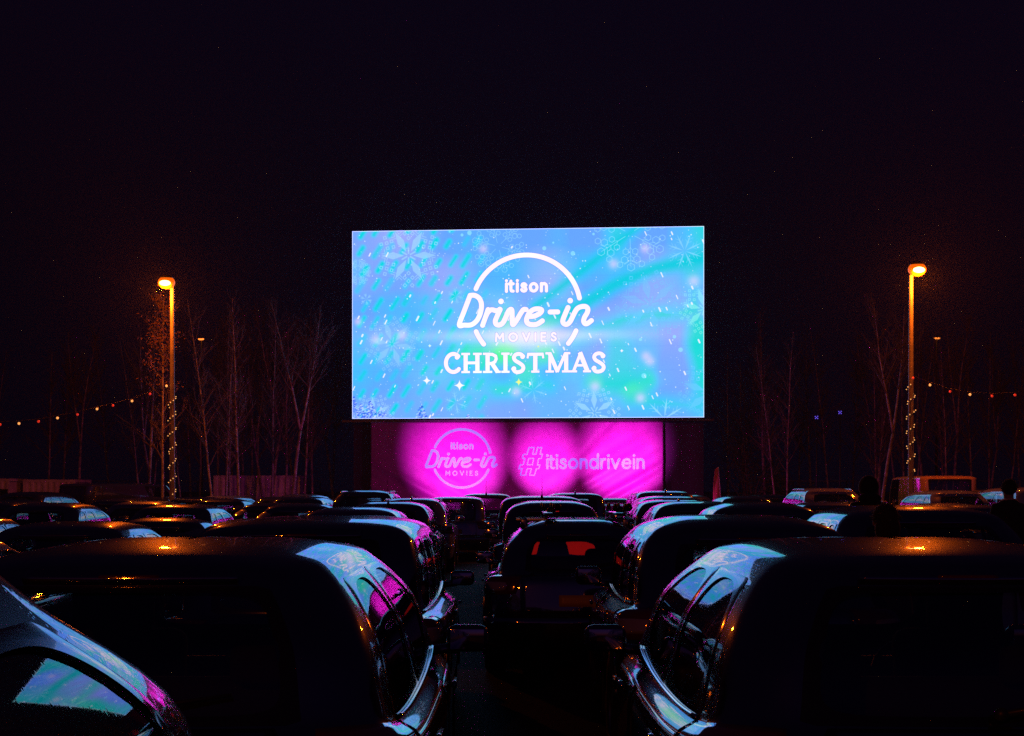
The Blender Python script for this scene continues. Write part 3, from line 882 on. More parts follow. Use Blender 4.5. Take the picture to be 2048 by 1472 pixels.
# ---------------------------------------------------------------- bare trees
def tree_meshes(seed, h, fork=False, leaves=0):
    rr = random.Random(seed)
    tr, cr, lf = MB(), MB(), MB()
    def path(p, d, L, n, wob):
        pts = [Vector(p)]; d = Vector(d).normalized()
        for i in range(n):
            d = (d + Vector((rr.gauss(0, wob), rr.gauss(0, wob), 0.04))).normalized()
            pts.append(pts[-1] + d * (L / n))
        return pts
    def leafy(p):
        if rr.random() < 0.62 or p.z < h * 0.62: return
        for _ in range(2):
            q = p + Vector((rr.gauss(0, .10), rr.gauss(0, .10), rr.gauss(0, .10)))
            u = Vector((rr.gauss(0, 1), rr.gauss(0, 1), rr.gauss(0, 1))).normalized() * 0.055
            v = u.orthogonal().normalized() * 0.035
            lf.add([q - u, q + v, q + u, q - v], [(0, 1, 2, 3)])
    def branch(p, d, L, r, lev):
        pts = path(p, d, L, 5 if lev < 2 else 3, 0.12)
        cr.tube(pts, [r * (1 - 0.75 * i / (len(pts) - 1)) for i in range(len(pts))], 5 if lev < 2 else 3, False)
        if leaves and lev >= 1:
            for q in pts[1:]: leafy(q)
        if lev >= 3: return
        nb = (5, 4, 2)[lev]
        for i in range(nb):
            k = rr.uniform(0.3, 0.98) * (len(pts) - 1)
            i0 = min(int(k), len(pts) - 2)
            q = pts[i0].lerp(pts[i0 + 1], k - i0)
            dd = (pts[i0 + 1] - pts[i0]).normalized()
            sd = Vector((rr.gauss(0, 1), rr.gauss(0, 1), rr.gauss(0, 0.4))).normalized()
            branch(q, dd * 0.8 + sd * 0.65 + Vector((0, 0, 0.25)), L * rr.uniform(0.35, 0.6), r * 0.5, lev + 1)
    stems = [(Vector((0, 0, -0.1)), Vector((rr.gauss(0, .03), rr.gauss(0, .03), 1)), h, 0.062)]
    if fork:
        stems = [(Vector((0, 0, -0.1)), Vector((0.02, 0, 1)), h * 0.45, 0.08)]
    ends = []
    for p, d, L, r in stems:
        pts = path(p, d, L, 10, 0.025)
        tr.tube(pts, [r * (1 - (0.85 if not fork else 0.35) * i / 10) for i in range(11)], 8)
        ends.append((pts, r))
    if fork:
        top = ends[0][0][-1]
        for sg in (-1, 1):
            pts = path(top, Vector((sg * 0.2, 0, 1)), h * 0.55, 8, 0.03)
            tr.tube(pts, [0.05 * (1 - 0.85 * i / 8) for i in range(9)], 7)
            ends.append((pts, 0.05))
    for pts, r in ends[(1 if fork else 0):]:
        n = 40 if not fork else 24
        for i in range(n):
            t = rr.uniform(0.30, 0.99)
            k = t * (len(pts) - 1); i0 = min(int(k), len(pts) - 2)
            q = pts[i0].lerp(pts[i0 + 1], k - i0)
            a = rr.uniform(0, 2 * math.pi)
            branch(q, Vector((math.cos(a) * 0.55, math.sin(a) * 0.55, rr.uniform(0.5, 1.0))), h * rr.uniform(0.10, 0.24) * (1.25 - t), 0.03 * (1.2 - t) + 0.006, 1)
    return tr, cr, lf
TREES = {}
def tree(kind, px, top, d, label, group, rz=0.0):
    H0 = {'slim': 9.5, 'tall': 11.0, 'forked': 9.0, 'wispy': 8.0, 'leafy': 9.0}[kind]
    t = empty('bare_tree' if kind != 'leafy' else 'leafy_tree')
    if kind not in TREES:
        tr, cr, lf = tree_meshes({'slim': 4, 'tall': 8, 'forked': 15, 'wispy': 23, 'leafy': 42}[kind], H0, kind == 'forked', 1 if kind == 'leafy' else 0)
        a = tr.build('trunk', 'bark', t); b = cr.build('crown', 'twig', t)
        if kind == 'leafy': lf.build('leaves', 'dry_leaf', t, False)
        TREES[kind] = t
    else:
        for ch in TREES[kind].children:
            c = ch.copy(); C.objects.link(c); c.parent = t
    p = at(px, top, d)
    s = p.z / H0
    t.location = (p.x, d, 0); t.rotation_euler.z = rz; t.scale = (s, s, s)
    tag(t, label, 'tree', group)
GL_, GR_ = 'bare trees left of the screen', 'bare trees right of the screen'
tree('leafy', 326, 596, 47, 'slender birch holding brown leaves right behind the left lamp post', GL_, 0.4)
tree('wispy', 290, 600, 53, 'thin bare tree just left of the left lamp post', GL_, 1.0)
tree('tall', 433, 588, 51, 'brightest orange lit bare trunk, first tall one right of the left lamp post', GL_, 2.0)
tree('slim', 452, 640, 56, 'thin bare trunk close behind the brightest orange lit tree', GL_, 0.3)
tree('slim', 476, 592, 53, 'tall bare tree with a bent orange lit trunk above the container', GL_, 4.0)
tree('wispy', 504, 640, 66, 'wispy bare tree behind the middle of the container', GL_, 2.5)
tree('slim', 542, 615, 60, 'straight slim bare tree above the right part of the container', GL_, 5.2)
tree('forked', 582, 600, 58, 'forked bare tree above the right end of the container', GL_, 0.2)
tree('tall', 618, 650, 72, 'faint purple lit bare tree between container and screen, nearer the container', GL_, 3.3)
tree('wispy', 660, 640, 74, 'faint purple lit bare tree nearest the left edge of the screen', GL_, 1.3)
tree('slim', 380, 640, 70, 'dim bare tree between left lamp post and brightest orange lit trunk', GL_, 3.8)
tree('tall', 225, 640, 74, 'dim bare tree far left above the festoon lights', GL_, 2.9)
tree('wispy', 120, 660, 72, 'dim bare tree above the cream site cabin', GL_, 0.9)
tree('forked', 1760, 600, 53, 'forked bare tree just left of the right lamp post', GR_, 0.5)
tree('tall', 1800, 610, 66, 'tall bare tree right behind the right lamp post', GR_, 1.7)
tree('slim', 1896, 690, 58, 'small orange lit bare tree right of the right lamp post', GR_, 2.2)
tree('wispy', 1950, 700, 62, 'wispy bare tree above the festoon lights on the right', GR_, 3.1)
tree('slim', 1976, 660, 66, 'slim bare tree second from the right edge of the picture', GR_, 4.4)
tree('tall', 2012, 640, 66, 'tall bare tree nearest the right edge of the picture', GR_, 5.0)
tree('wispy', 1700, 680, 70, 'dim bare tree above the upper tiny blue light', GR_, 0.1)
tree('slim', 1600, 690, 74, 'dim bare tree left of the tiny blue lights', GR_, 1.1)
tree('forked', 1545, 700, 74, 'dim purple lit forked tree midway from screen to the blue lights', GR_, 2.4)
tree('wispy', 1492, 720, 64, 'magenta lit bare tree rising out of the shrub right of the screen', GR_, 3.0)

tr_ = random.Random(12)
for i in range(46):
    l_side = i % 2 == 0
    tree(tr_.choice(('slim', 'tall', 'wispy', 'forked')), (tr_.uniform(-40, 690) if i < 30 else tr_.uniform(400, 640)) if l_side else tr_.uniform(1440, 2100), tr_.uniform(610, 720), tr_.uniform(58, 72),
         'dim bare tree in the thicket behind the left lamp post' if l_side else 'dim bare tree in the thicket behind the right lamp post',
         'thicket of bare trees at the back on the left' if l_side else 'thicket of bare trees at the back on the right', tr_.uniform(0, 6.28))

def shrub(px, top, d, w, label, seed):
    rr = random.Random(seed); p = at(px, top, d)
    t = empty('shrub', (p.x, d, 0)); tag(t, label, 'shrub', 'shrubs right of the screen')
    st, lf = MB(), MB()
    for i in range(16):
        a = rr.uniform(0, 6.28); r = rr.uniform(0.1, 1) * w / 2
        e = Vector((math.cos(a) * r, math.sin(a) * r, p.z * rr.uniform(0.55, 1.0)))
        mdl = Vector((e.x * 0.3, e.y * 0.3, e.z * 0.5))
        st.tube([(0, 0, -0.05), mdl, e], [0.03, 0.018, 0.005], 5)
        for k in range(60):
            u = rr.uniform(0.3, 1.0)
            c = mdl.lerp(e, u) + Vector((rr.gauss(0, .18), rr.gauss(0, .18), rr.gauss(0, .2)))
            q = Vector((rr.gauss(0, 1), rr.gauss(0, 1), rr.gauss(0, 1))).normalized() * 0.07
            v = q.orthogonal().normalized() * 0.04
            lf.add([c - q, c + v, c + q, c - v], [(0, 1, 2, 3)])
    st.build('stems', 'twig', t); lf.build('foliage', 'shrub_leaf', t, False)
shrub(1497, 860, 62, 2.6, 'magenta lit shrub at the foot of the wispy tree right of the screen', 1)
shrub(1560, 900, 64, 3.0, 'dim shrub between screen and blue lights', 2)

# feather flag and mast
p = at(1441, 1000, 56)
t = empty('feather_flag', (p.x, 56, 0), 0.5); tag(t, 'narrow pink leaning feather flag between the screen and the parked cars', 'flag')
ztop = at(0, 934, 56).z
q = MB(); q.tube([(0.10, 0, 0), (0.02, 0, ztop * 0.5), (-0.10, 0, ztop)], [0.02, 0.016, 0.01], 8); q.build('pole', 'mast_white', t)
vs, fs = [], []
for j in range(21):
    v = j / 20; z = 0.35 + (ztop - 0.36) * v; w = 0.32 * (1 - 0.35 * v ** 2) if v < 0.97 else 0.16
    x0 = 0.09 - 0.19 * (z / ztop)
    for i in range(7):
        u = i / 6
        vs.append((x0 - u * w, 0.05 * math.sin(u * 5 + v * 6) * u + 0.02, z - 0.06 * u * (v > 0.9)))
for j in range(20):
    for i in range(6):
        a = j * 7 + i; fs.append((a, a + 1, a + 8, a + 7))
fl = link_mesh('cloth', vs, fs, 'pink_cloth', t); fl.modifiers.new('thick', 'SOLIDIFY').thickness = 0.004
p = at(1455, 785, 66)
t = empty('mast', (p.x, 66, 0)); tag(t, 'thin pale mast standing right of the screen', 'mast')
q = MB(); q.tube([(0, 0, 0), (0, 0, p.z - 1.6)], [0.05, 0.04], 8); q.build('lower_tube', 'mast_white', t)
q = MB(); q.tube([(0, 0, p.z - 1.6), (0, 0, p.z)], [0.03, 0.012], 8); q.build('tip', 'mast_white', t)
# ---------------------------------------------------------------- cars: a body lofted from level rings, with real window openings
def pchip(y):
    """monotone cubic through y at 0..n-1"""
    y = np.asarray(y, float); n = len(y)
    d = np.diff(y); m = np.zeros(n)
    for i in range(1, n - 1):
        m[i] = 0 if d[i - 1] * d[i] <= 0 else 2 * d[i - 1] * d[i] / (d[i - 1] + d[i])
    m[0], m[-1] = d[0], d[-1]
    def f(x):
        x = np.clip(x, 0, n - 1); i = np.minimum(x.astype(int), n - 2); t = x - i
        return (y[i] * (1 + 2 * t) * (1 - t) ** 2 + m[i] * t * (1 - t) ** 2 + y[i + 1] * t * t * (3 - 2 * t) + m[i + 1] * t * t * (t - 1))
    return f

SPECS = {
    'hatchback':      dict(L=4.10, W=1.78, H=1.49, zb=0.94, zbr=1.00, zc=0.98, bon=1.10, rk=0.16, rkt=0.52, rf=1.80, wr=0.585, side=((.325, .405), (.42, .545), (.562, .745)), wb=(0.78, 3.30)),
    'suv':            dict(L=4.45, W=1.88, H=1.63, zb=1.04, zbr=1.12, zc=1.07, bon=1.20, rk=0.15, rkt=0.50, rf=1.92, wr=0.62, side=((.325, .405), (.42, .545), (.562, .745)), wb=(0.88, 3.52)),
    'estate_car':     dict(L=4.65, W=1.82, H=1.50, zb=0.95, zbr=1.00, zc=0.99, bon=1.22, rk=0.14, rkt=0.60, rf=2.02, wr=0.58, side=((.32, .42), (.435, .56), (.575, .745)), wb=(0.95, 3.70)),
    'saloon_car':     dict(L=4.60, W=1.80, H=1.44, zb=0.93, zbr=1.00, zc=0.98, bon=1.22, rk=0.72, rkt=1.42, rf=2.00, wr=0.56, side=((.33, .50), (.52, .745),), wb=(0.95, 3.68)),
    'people_carrier': dict(L=4.45, W=1.84, H=1.67, zb=1.00, zbr=1.03, zc=1.08, bon=0.95, rk=0.10, rkt=0.34, rf=1.62, wr=0.64, dome=.5, side=((.32, .43), (.445, .575), (.59, .75)), wb=(0.80, 3.52)),
    'city_car':       dict(L=3.58, W=1.64, H=1.50, zb=0.95, zbr=1.00, zc=1.00, bon=0.85, rk=0.10, rkt=0.38, rf=1.50, wr=0.54, side=((.33, .50), (.52, .745),), wb=(0.55, 2.92)),
    'panel_van':      dict(L=4.95, W=1.96, H=2.12, zb=1.18, zbr=1.20, zc=1.18, bon=0.72, rk=0.05, rkt=0.13, rf=1.42, wr=0.83, dome=.1, side=((.62, .765),), wb=(0.95, 3.95)),
}
class Shape:
    def __init__(s, p):
        s.p = p
        L, W, H, h = p['L'], p['W'], p['H'], p['W'] / 2
        roof = L - p['rf']; deck = p['rk'] > 0.5
        md = (p['rkt'] + roof) / 2
        k = p.get('sh', 0.135)                       # width of the shoulder outside the glass
        k2 = p.get('dome', 1.0)
        rows = [
            # zr   zs   zf    yr   yf        w         rr   rf
            (.30, .22, .24, .12, L - .16, h - .07, .20, .30),
            (.40, .34, .34, .03, L - .05, h - .02, .22, .40),
            (.60, .56, .52, .00, L, h, .22, .42),
            (.80, p['zb'] - .17, .66, .02, L - .05, h, .22, .42),
            (p['zbr'] - .06, p['zb'] - .055, .80, .05 if not deck else .03, L - .24, h - .025, .22, .42),
            (p['zbr'], p['zb'], p['zc'], p['rk'], L - p['bon'], h - k, .22, .20),
            ((p['zbr'] + H) / 2 - .04, (p['zb'] + H) / 2 - .02, (p['zc'] + H) / 2 - .02, p['rk'] * .58 + p['rkt'] * .42 - .03, (L - p['bon']) * .52 + roof * .48 + .05, (h - k) * .56 + (p['wr'] + .05) * .44 + .02, .20, .18),
            (H - .10 - .05 * k2, H - .095 - .035 * k2, H - .11 - .035 * k2, p['rkt'] - .03, roof + .08, p['wr'] + .055, .19, .17),
            (H - .055 - .028 * k2, H - .040 - .026 * k2, H - .062 - .025 * k2, p['rkt'] + .02, roof, p['wr'] - .02, .20, .16),
            (H - .030 - .014 * k2, H - .016 - .012 * k2, H - .038 - .016 * k2, p['rkt'] + .12, roof - .12, p['wr'] - .13, .20, .16),
            (H - .014, H - .005, H - .018, p['rkt'] + .34, roof - .36, p['wr'] * .52, .16, .14),
            (H - .001, H, H - .001, md - .10, md + .10, .02, .01, .01),
        ]
        s.f = [pchip([r[i] for r in rows]) for i in range(8)]
    def taper(s, y):
        L = s.p['L']
        return 1 - .055 * np.clip(1 - y / 1.1, 0, 1) ** 2 - .11 * np.clip((y - (L - 2.5)) / 2.5, 0, 1) ** 2
    def half(s, t, u):
        """t along the rings, u 0 rear centre .. 1 front centre, right side"""
        t, u = np.broadcast_arrays(np.asarray(t, float), np.asarray(u, float))
        zr, zs, zf, yr, yf, w, rr, rf = [f(t) for f in s.f]
        rr = np.minimum(rr, w * .8); rf = np.minimum(rf, w * .8)
        q = np.clip((yf - yr) * .42, 1e-3, None); rr = np.minimum(rr, q); rf = np.minimum(rf, q)
        a = np.clip((u - .2) / .1, 0, 1) * math.pi / 2; b = np.clip((u - .78) / .08, 0, 1) * math.pi / 2
        x = np.where(u < .2, (w - rr) * u / .2, np.where(u < .3, w - rr + rr * np.sin(a), np.where(u < .78, w, np.where(u < .86, w - rf + rf * np.cos(b), (w - rf) * (1 - u) / .14))))
        y = np.where(u < .2, yr, np.where(u < .3, yr + rr - rr * np.cos(a), np.where(u < .78, yr + rr + (yf - rf - yr - rr) * (u - .3) / .48, np.where(u < .86, yf - rf + rf * np.sin(b), yf))))
        v = np.clip((y - yr) / np.maximum(yf - yr, 1e-6), 0, 1)
        z = np.where(v < .5, zs + (zr - zs) * (1 - 2 * v) ** 2, zs + (zf - zs) * (2 * v - 1) ** 2)
        h = s.p['W'] / 2
        y0 = y
        y = y0 + .07 * (x / h) ** 2 * np.clip(1 - (y0 - yr) / .6, 0, 1) ** 2 - .17 * (x / h) ** 2 * np.clip(1 - (yf - y0) / .9, 0, 1) ** 2
        return x * s.taper(y0), y, z
    def ev(s, v, t):
        v = np.asarray(v, float)
        sg = np.where(v < 0, -1.0, np.where(v > 1, -1.0, 1.0)); u = np.abs(v); u = np.where(u > 1, 2 - u, u)
        x, y, z = s.half(t, u)
        return np.stack([x * sg, y, z], -1)
    def nrm(s, v, t):
        e = 2e-3
        n = np.cross(s.ev(v + e, t) - s.ev(v - e, t), s.ev(v, t + e * 4) - s.ev(v, t - e * 4))
        return n / np.maximum(np.linalg.norm(n, axis=-1, keepdims=True), 1e-9)
    def off(s, v, t, o):
        return s.ev(v, t) + s.nrm(v, t) * np.asarray(o)[..., None]

WT0, WT1 = 5.13, 6.86                                # belt and header of every window opening
def windows_of(p):
    out = [('rear_window', -.192, .192, WT0, WT1), ('windscreen', .868, 1.132, WT0 - .05, WT1)]
    for a, b in p['side']:
        out.append(('side_window', a, b, WT0, WT1)); out.append(('side_window', -b, -a, WT0, WT1))
    if p.get('novan_rear'): out.pop(0)
    return out

def body_mesh(sh, wins):
    p = sh.p
    us = set(np.round(np.concatenate([np.linspace(0, .2, 8), np.linspace(.2, .3, 8), np.linspace(.3, .78, 26), np.linspace(.78, .86, 7), np.linspace(.86, 1, 8)]), 5))
    ts = set(np.round(np.concatenate([np.linspace(0, 3, 10), np.linspace(3, 5, 14), np.linspace(5, 7, 10), np.linspace(7, 9, 13), np.linspace(9, 11, 8)]), 5))
    for _, a, b, t0, t1 in wins:
        for q in (a, b):
            q = abs(q); q = 2 - q if q > 1 else q
            us.add(round(q, 5))
        ts.add(round(t0, 5)); ts.add(round(t1, 5))
    us, ts = sorted(us), sorted(ts)
    vs_ = np.array(us + [2 - u for u in us[-2:0:-1]])          # once round the car
    n = len(vs_)
    T = np.array(ts)
    P = sh.ev(vs_[None, :].repeat(len(T), 0), T[:, None].repeat(n, 1))
    verts = P.reshape(-1, 3)
    faces = []
    for j in range(len(T) - 1):
        tm = (T[j] + T[j + 1]) / 2
        for i in range(n):
            i2 = (i + 1) % n
            a = vs_[i]; b = vs_[i2] if i2 else 2.0
            vm = (a + b) / 2
            hole = False
            for _, w0, w1, t0, t1 in wins:
                if t0 < tm < t1 and (w0 < vm < w1 or w0 < vm - 2 < w1): hole = True; break
            if hole: continue
            q = (j * n + i, j * n + i2, (j + 1) * n + i2, (j + 1) * n + i)
            c = verts[list(q)].mean(0)
            if abs(c[0]) > .5 and any((c[1] - wy) ** 2 + (c[2] - .33) ** 2 < .375 ** 2 for wy in p['wb']): continue
            faces.append(q)
    faces.append(tuple(range(n))[::-1])
    return verts, faces

def grid_patch(sh, v0, v1, t0, t1, off, nv, nt, fold=None, rnd_=0.0):
    a = np.linspace(-1, 1, nv); b = np.linspace(-1, 1, nt)
    if fold is not None:
        a = np.concatenate([[-1], a * .995, [1]]); b = np.concatenate([[-1], b * .99, [1]])
    A, B = np.meshgrid(a, b)
    A2 = A * np.sqrt(1 - rnd_ * B * B / 2); B2 = B * np.sqrt(1 - rnd_ * A * A / 2)
    V = (v0 + v1) / 2 + A2 * (v1 - v0) / 2; T = (t0 + t1) / 2 + B2 * (t1 - t0) / 2
    O = np.full(A.shape, off)
    if fold is not None:
        O[0, :] = O[-1, :] = fold; O[:, 0] = O[:, -1] = fold
    P = sh.off(V, T, O).reshape(-1, 3)
    w = len(a); fs = []
    for j in range(len(b) - 1):
        for i in range(w - 1):
            k = j * w + i; fs.append((k, k + 1, k + w + 1, k + w))
    return P, fs
def ring_patch(sh, v0, v1, t0, t1, gv, gt, inset_v, inset_t, off, n=72, e=4.5):
    """window surround: outside a rectangle, inside a rounded opening"""
    th = np.linspace(0, 2 * math.pi, n, endpoint=False) + math.pi / n
    c, s_ = np.cos(th), np.sin(th)
    def sup(ex): return np.sign(c) * np.abs(c) ** (2 / ex), np.sign(s_) * np.abs(s_) ** (2 / ex)
    k = 1 / np.maximum(np.abs(c), np.abs(s_))
    ox, oy = c * k, s_ * k
    ix, iy = sup(e)
    rows = []
    for q in np.linspace(0, 1, 4):
        V = (v0 + v1) / 2 + (ox * ((v1 - v0) / 2 + gv)) * (1 - q) + (ix * ((v1 - v0) / 2 - inset_v)) * q
        T = (t0 + t1) / 2 + (oy * ((t1 - t0) / 2 + gt)) * (1 - q) + (iy * ((t1 - t0) / 2 - inset_t)) * q
        rows.append(sh.off(V, T, np.full(n, off if 0 < q else off * .4)))
    P = np.concatenate(rows); fs = []
    for j in range(3):
        for i in range(n):
            fs.append((j * n + i, j * n + (i + 1) % n, (j + 1) * n + (i + 1) % n, (j + 1) * n + i))
    return P, [f[::-1] for f in fs]

WHEEL = {}
def make_wheel(parent, x, y, sx, r=.33):
    if 'tyre' not in WHEEL:
        b = MB(); b.lathe([(.20, -.10), (.29, -.105), (.325, -.085), (.33, -.05), (.33, .05), (.325, .085), (.29, .105), (.215, .10), (.20, .06)], 32, 'X')
        WHEEL['tyre'] = b
        b = MB(); b.lathe([(.215, .095), (.20, .075), (.19, -.05), (.001, -.05)], 28, 'X')
        for k in range(5):
            a = 2 * math.pi * k / 5; q = Matrix.Rotation(a, 3, 'X')
            b.box(q @ Vector((.05, 0, .115)), (.035, .055, .19), q, bev=.01)
        b.lathe([(.001, .085), (.05, .08), (.055, .03)], 16, 'X')
        WHEEL['rim'] = b
    if 'me' not in WHEEL:
        o = WHEEL['tyre'].build('wheel', 'rubber', parent); WHEEL['me'] = o.data
        ri = WHEEL['rim'].build('rim', 'alloy', o); WHEEL['rm'] = ri.data
    else:
        o = bpy.data.objects.new('wheel', WHEEL['me']); C.objects.link(o); o.parent = parent
        ri = bpy.data.objects.new('rim', WHEEL['rm']); C.objects.link(ri); ri.parent = o
    o.location = (x, y, r)
    if sx < 0: o.rotation_euler.z = math.pi
    return o

def make_car(kind, opts=(), far=False, tweak=None):
    """one car, its tail at the origin, heading along +y"""
    p = dict(SPECS[kind]); p.update(tweak or {})
    sh = Shape(p); L, W, H = p['L'], p['W'], p['H']; h = W / 2
    root = empty(kind)
    def add(name, P, fs, m, parent=root, smooth=True):
        return link_mesh(name, P, fs, m, parent, smooth)
    wins = windows_of(p)
    v, f = body_mesh(sh, wins)
    body = add('body', v, f, 'black_paint')
    gname = 'dark_car_glass' if 'tinted' in opts else 'car_glass'
    for name, a, b, t0, t1 in wins:
        nv = 26 if name != 'side_window' else 14
        gl = gname if name == 'rear_window' or (name == 'side_window' and abs((a + b) / 2) < .55) else 'car_glass'
        P, fs = grid_patch(sh, a, b, t0, t1, -.004, nv, 12)
        wo = add(name, P, fs, gl)
        iv = .007 if name == 'side_window' else .012
        P, fs = ring_patch(sh, a, b, t0, t1, .006, .05, iv, .10, .003, e=(p.get('round', 4.2) if name == 'side_window' else 7))
        add('window_surround', P, fs, 'gloss_black', wo)
        if name == 'rear_window' and not far:
            q = sh.off(np.array([0.0, .13]), np.array([t0 + .10, t0 + .34]), np.array([.03, .02]))
            w = MB(); w.tube([q[0], q[1]], [.012, .006], 6); w.ball(tuple(q[0]), .022, 5); w.build('wiper', 'black_plastic', wo)
    # tail lamps, bumper, tailgate, plate
    tl = p.get('lamp_t', (3.0, 4.55)); tv = p.get('lamp_v', (.176, .335))
    for sg in (1, -1):
        a, b = sorted((sg * tv[0], sg * tv[1]))
        P, fs = grid_patch(sh, a, b, tl[0], tl[1], .012, 14, 8, -.004, .35)
        lo = add('tail_light', P, fs, 'brake_light' if 'lit' in opts else 'tail_red')
        if not far and 'lit' not in opts:
            c = (a + b) / 2; tc = tl[0] + (tl[1] - tl[0]) * .32
            P, fs = grid_patch(sh, c - .045, c + .045, tc - .28, tc + .28, .016, 8, 6, .006, .4)
            add('reversing_lens', P, fs, 'head_clear', lo)
    P, fs = grid_patch(sh, -.33, .33, .15, 1.95, .02, 36, 8, -.004, .05)
    add('rear_bumper', P, fs, 'black_paint')
    P, fs = grid_patch(sh, .79, 1.21, .15, 2.1, .015, 26, 8, -.004, .05)
    add('front_bumper', P, fs, 'black_paint')
    for sg in (1, -1):
        c = .845 if sg > 0 else 1.155
        P, fs = grid_patch(sh, c - .035, c + .035, 3.0, 3.75, .01, 10, 6, -.004, .3)
        add('headlight', P, fs, 'head_clear')
    if kind != 'panel_van':
        P, fs = grid_patch(sh, -.172, .172, 2.1, 5.02, .005, 22, 18, -.004, .04)
        tg = add('tailgate', P, fs, 'black_paint')
        P, fs = grid_patch(sh, -.06, .06, 2.45, 3.0, .016, 10, 4, .005, .03)
        add('number_plate', P, fs, 'yellow_plate', tg)
        P, fs = grid_patch(sh, -.165, .165, 6.93, 7.75, .028, 24, 6, -.004, .2)
        sp = add('spoiler', P, fs, 'black_paint')
        P, fs = grid_patch(sh, -.045, .045, 6.98, 7.12, .031, 8, 3, .01, .1)
        add('high_brake_light', P, fs, 'brake_light' if 'lit' in opts else 'tail_red', sp)
    else:
        for a, b in ((-.185, -.004), (.004, .185)):
            P, fs = grid_patch(sh, a, b, .6, 5.02, .006, 12, 18, -.004, .03)
            dr = add('rear_door', P, fs, 'black_paint')
        P, fs = grid_patch(sh, -.06, .06, 2.3, 2.7, .016, 10, 4, .005, .03); add('number_plate', P, fs, 'yellow_plate')
    # wheels in their arches
    for wy in p['wb']:
        tp = float(sh.taper(np.array(wy)))
        for sg in (1, -1):
            make_wheel(root, sg * (h * tp - .115), wy, sg)
            b = MB(); b.tube([(sg * (h * tp - .02), wy + .385 * math.cos(R(a)), .33 + .385 * math.sin(R(a))) for a in range(-18, 199, 9)], .028, 6)
            b.build('wheel_arch', 'black_plastic', root)
    # mirrors
    my = L - p['bon'] - .42
    for sg in (1, -1):
        ym = my; xw = (h - p.get('sh', .135)) * float(sh.taper(np.array(ym)))
        c = Vector((sg * (xw + .17), ym, p['zb'] + .085))
        b = MB(); b.box(c, (.20, .10, .135), bev=.045)
        b.tube([Vector((sg * (xw - .03), ym + .03, p['zb'] + .02)), c + Vector((-sg * .05, .01, -.05))], .026, 8)
        mo = b.build('door_mirror', 'black_paint', root)
        b = MB(); b.box(c + Vector((0, -.056, 0)), (.16, .004, .098), bev=.0015); b.build('mirror_glass', 'chrome', mo)
    if not far:
        side = p['side']
        for sg in (1, -1):
            for (a, b) in (side[-2:] if len(side) > 1 else side):
                v0, v1 = (a - .004, b + .004)
                if sg < 0: v0, v1 = -v1, -v0
                if kind == 'hatchback' and a < .5: pass
                P, fs = grid_patch(sh, v0, v1, 1.1, 4.05, .0035, 16, 14, -.004, .02)
                do = add('door', P, fs, 'black_paint')
                vh = a + .03
                q = sh.off(np.array([sg * vh, sg * (vh + .036)]), np.array([3.55, 3.55]), np.array([.03, .03]))
                hb = MB(); hb.tube([q[0], q[1]], .013, 8); hb.build('handle', 'chrome' if 'chrome' in opts else 'black_paint', do)
            # belt strip under the glass
            u = np.linspace(side[0][0], side[-1][1], 24)
            q = sh.off(sg * u, np.full(24, 5.02), np.full(24, .006))
            st = MB(); st.tube([Vector(r) for r in q], .009, 6); st.build('belt_strip', 'chrome' if 'chrome' in opts else 'gloss_black', root)
        # cabin
        xs = .36
        for k, sg in enumerate((1, -1) if 'bars' not in opts else (1,)):
            sy = L - p['bon'] - 1.35
            b = MB(); b.box((sg * xs, sy + .28, p['zb'] - .42), (.48, .52, .16), bev=.05)
            b.box((sg * xs, sy, p['zb'] - .08), (.46, .14, .62), Matrix.Rotation(R(-14), 3, 'X'), bev=.06)
            b.box((sg * xs, sy - .09, p['zb'] + .30), (.26, .09, .17), bev=.04)
            b.build('front_seat', 'seat_cloth', root)
        ry = max(p['rk'], .2) + .72
        b = MB(); b.box((0, ry + .28, p['zb'] - .42), (1.2, .5, .16), bev=.05); b.box((0, ry, p['zb'] - .12), (1.2, .14, .52), Matrix.Rotation(R(-14), 3, 'X'), bev=.06)
        for x in (-.36, .36) if 'bars' not in opts else (): b.box((x, ry - .06, p['zb'] + .19), (.24, .08, .14), bev=.04)
        b.build('rear_seat', 'seat_cloth', root)
        b = MB(); b.box((0, L - p['bon'] - .42, p['zb'] - .10), (W - .42, .5, .24), bev=.08); b.build('dashboard', 'black_plastic', root)
        b = MB()
        c = Vector((.36, L - p['bon'] - .78, p['zb'] - .06)); q = Matrix.Rotation(R(68), 3, 'X')
        b.tube([c + q @ Vector((.18 * math.cos(a), .18 * math.sin(a), 0)) for a in np.linspace(0, 2 * math.pi, 25)], .014, 6)
        b.tube([c + q @ Vector((-.17, 0, 0)), c + q @ Vector((.17, 0, 0))], .018, 6); b.tube([c, c + Vector((0, .25, -.08))], .03, 6)
        b.build('steering_wheel', 'black_plastic', root)
        b = MB(); b.box((0, L / 2, .30), (W - .30, L - 1.3, .04)); b.build('cabin_floor', 'seat_cloth', root, False)
    def roofp(u, t): return Vector(sh.ev(np.array([u]), np.array([t]))[0])
    if 'rails' in opts or 'bars' in opts:
        for sg in (1, -1):
            u = np.linspace(.34, .74, 18)
            q = sh.ev(sg * u, np.full(18, 7.75))
            lift = .045 * np.minimum(1, np.minimum(np.arange(18), np.arange(18)[::-1]) / 1.5)
            b = MB(); b.tube([Vector(r) + Vector((0, 0, l)) for r, l in zip(q, lift)], .016, 8); b.build('roof_rail', 'gloss_black' if 'bars' in opts else 'alloy', root)
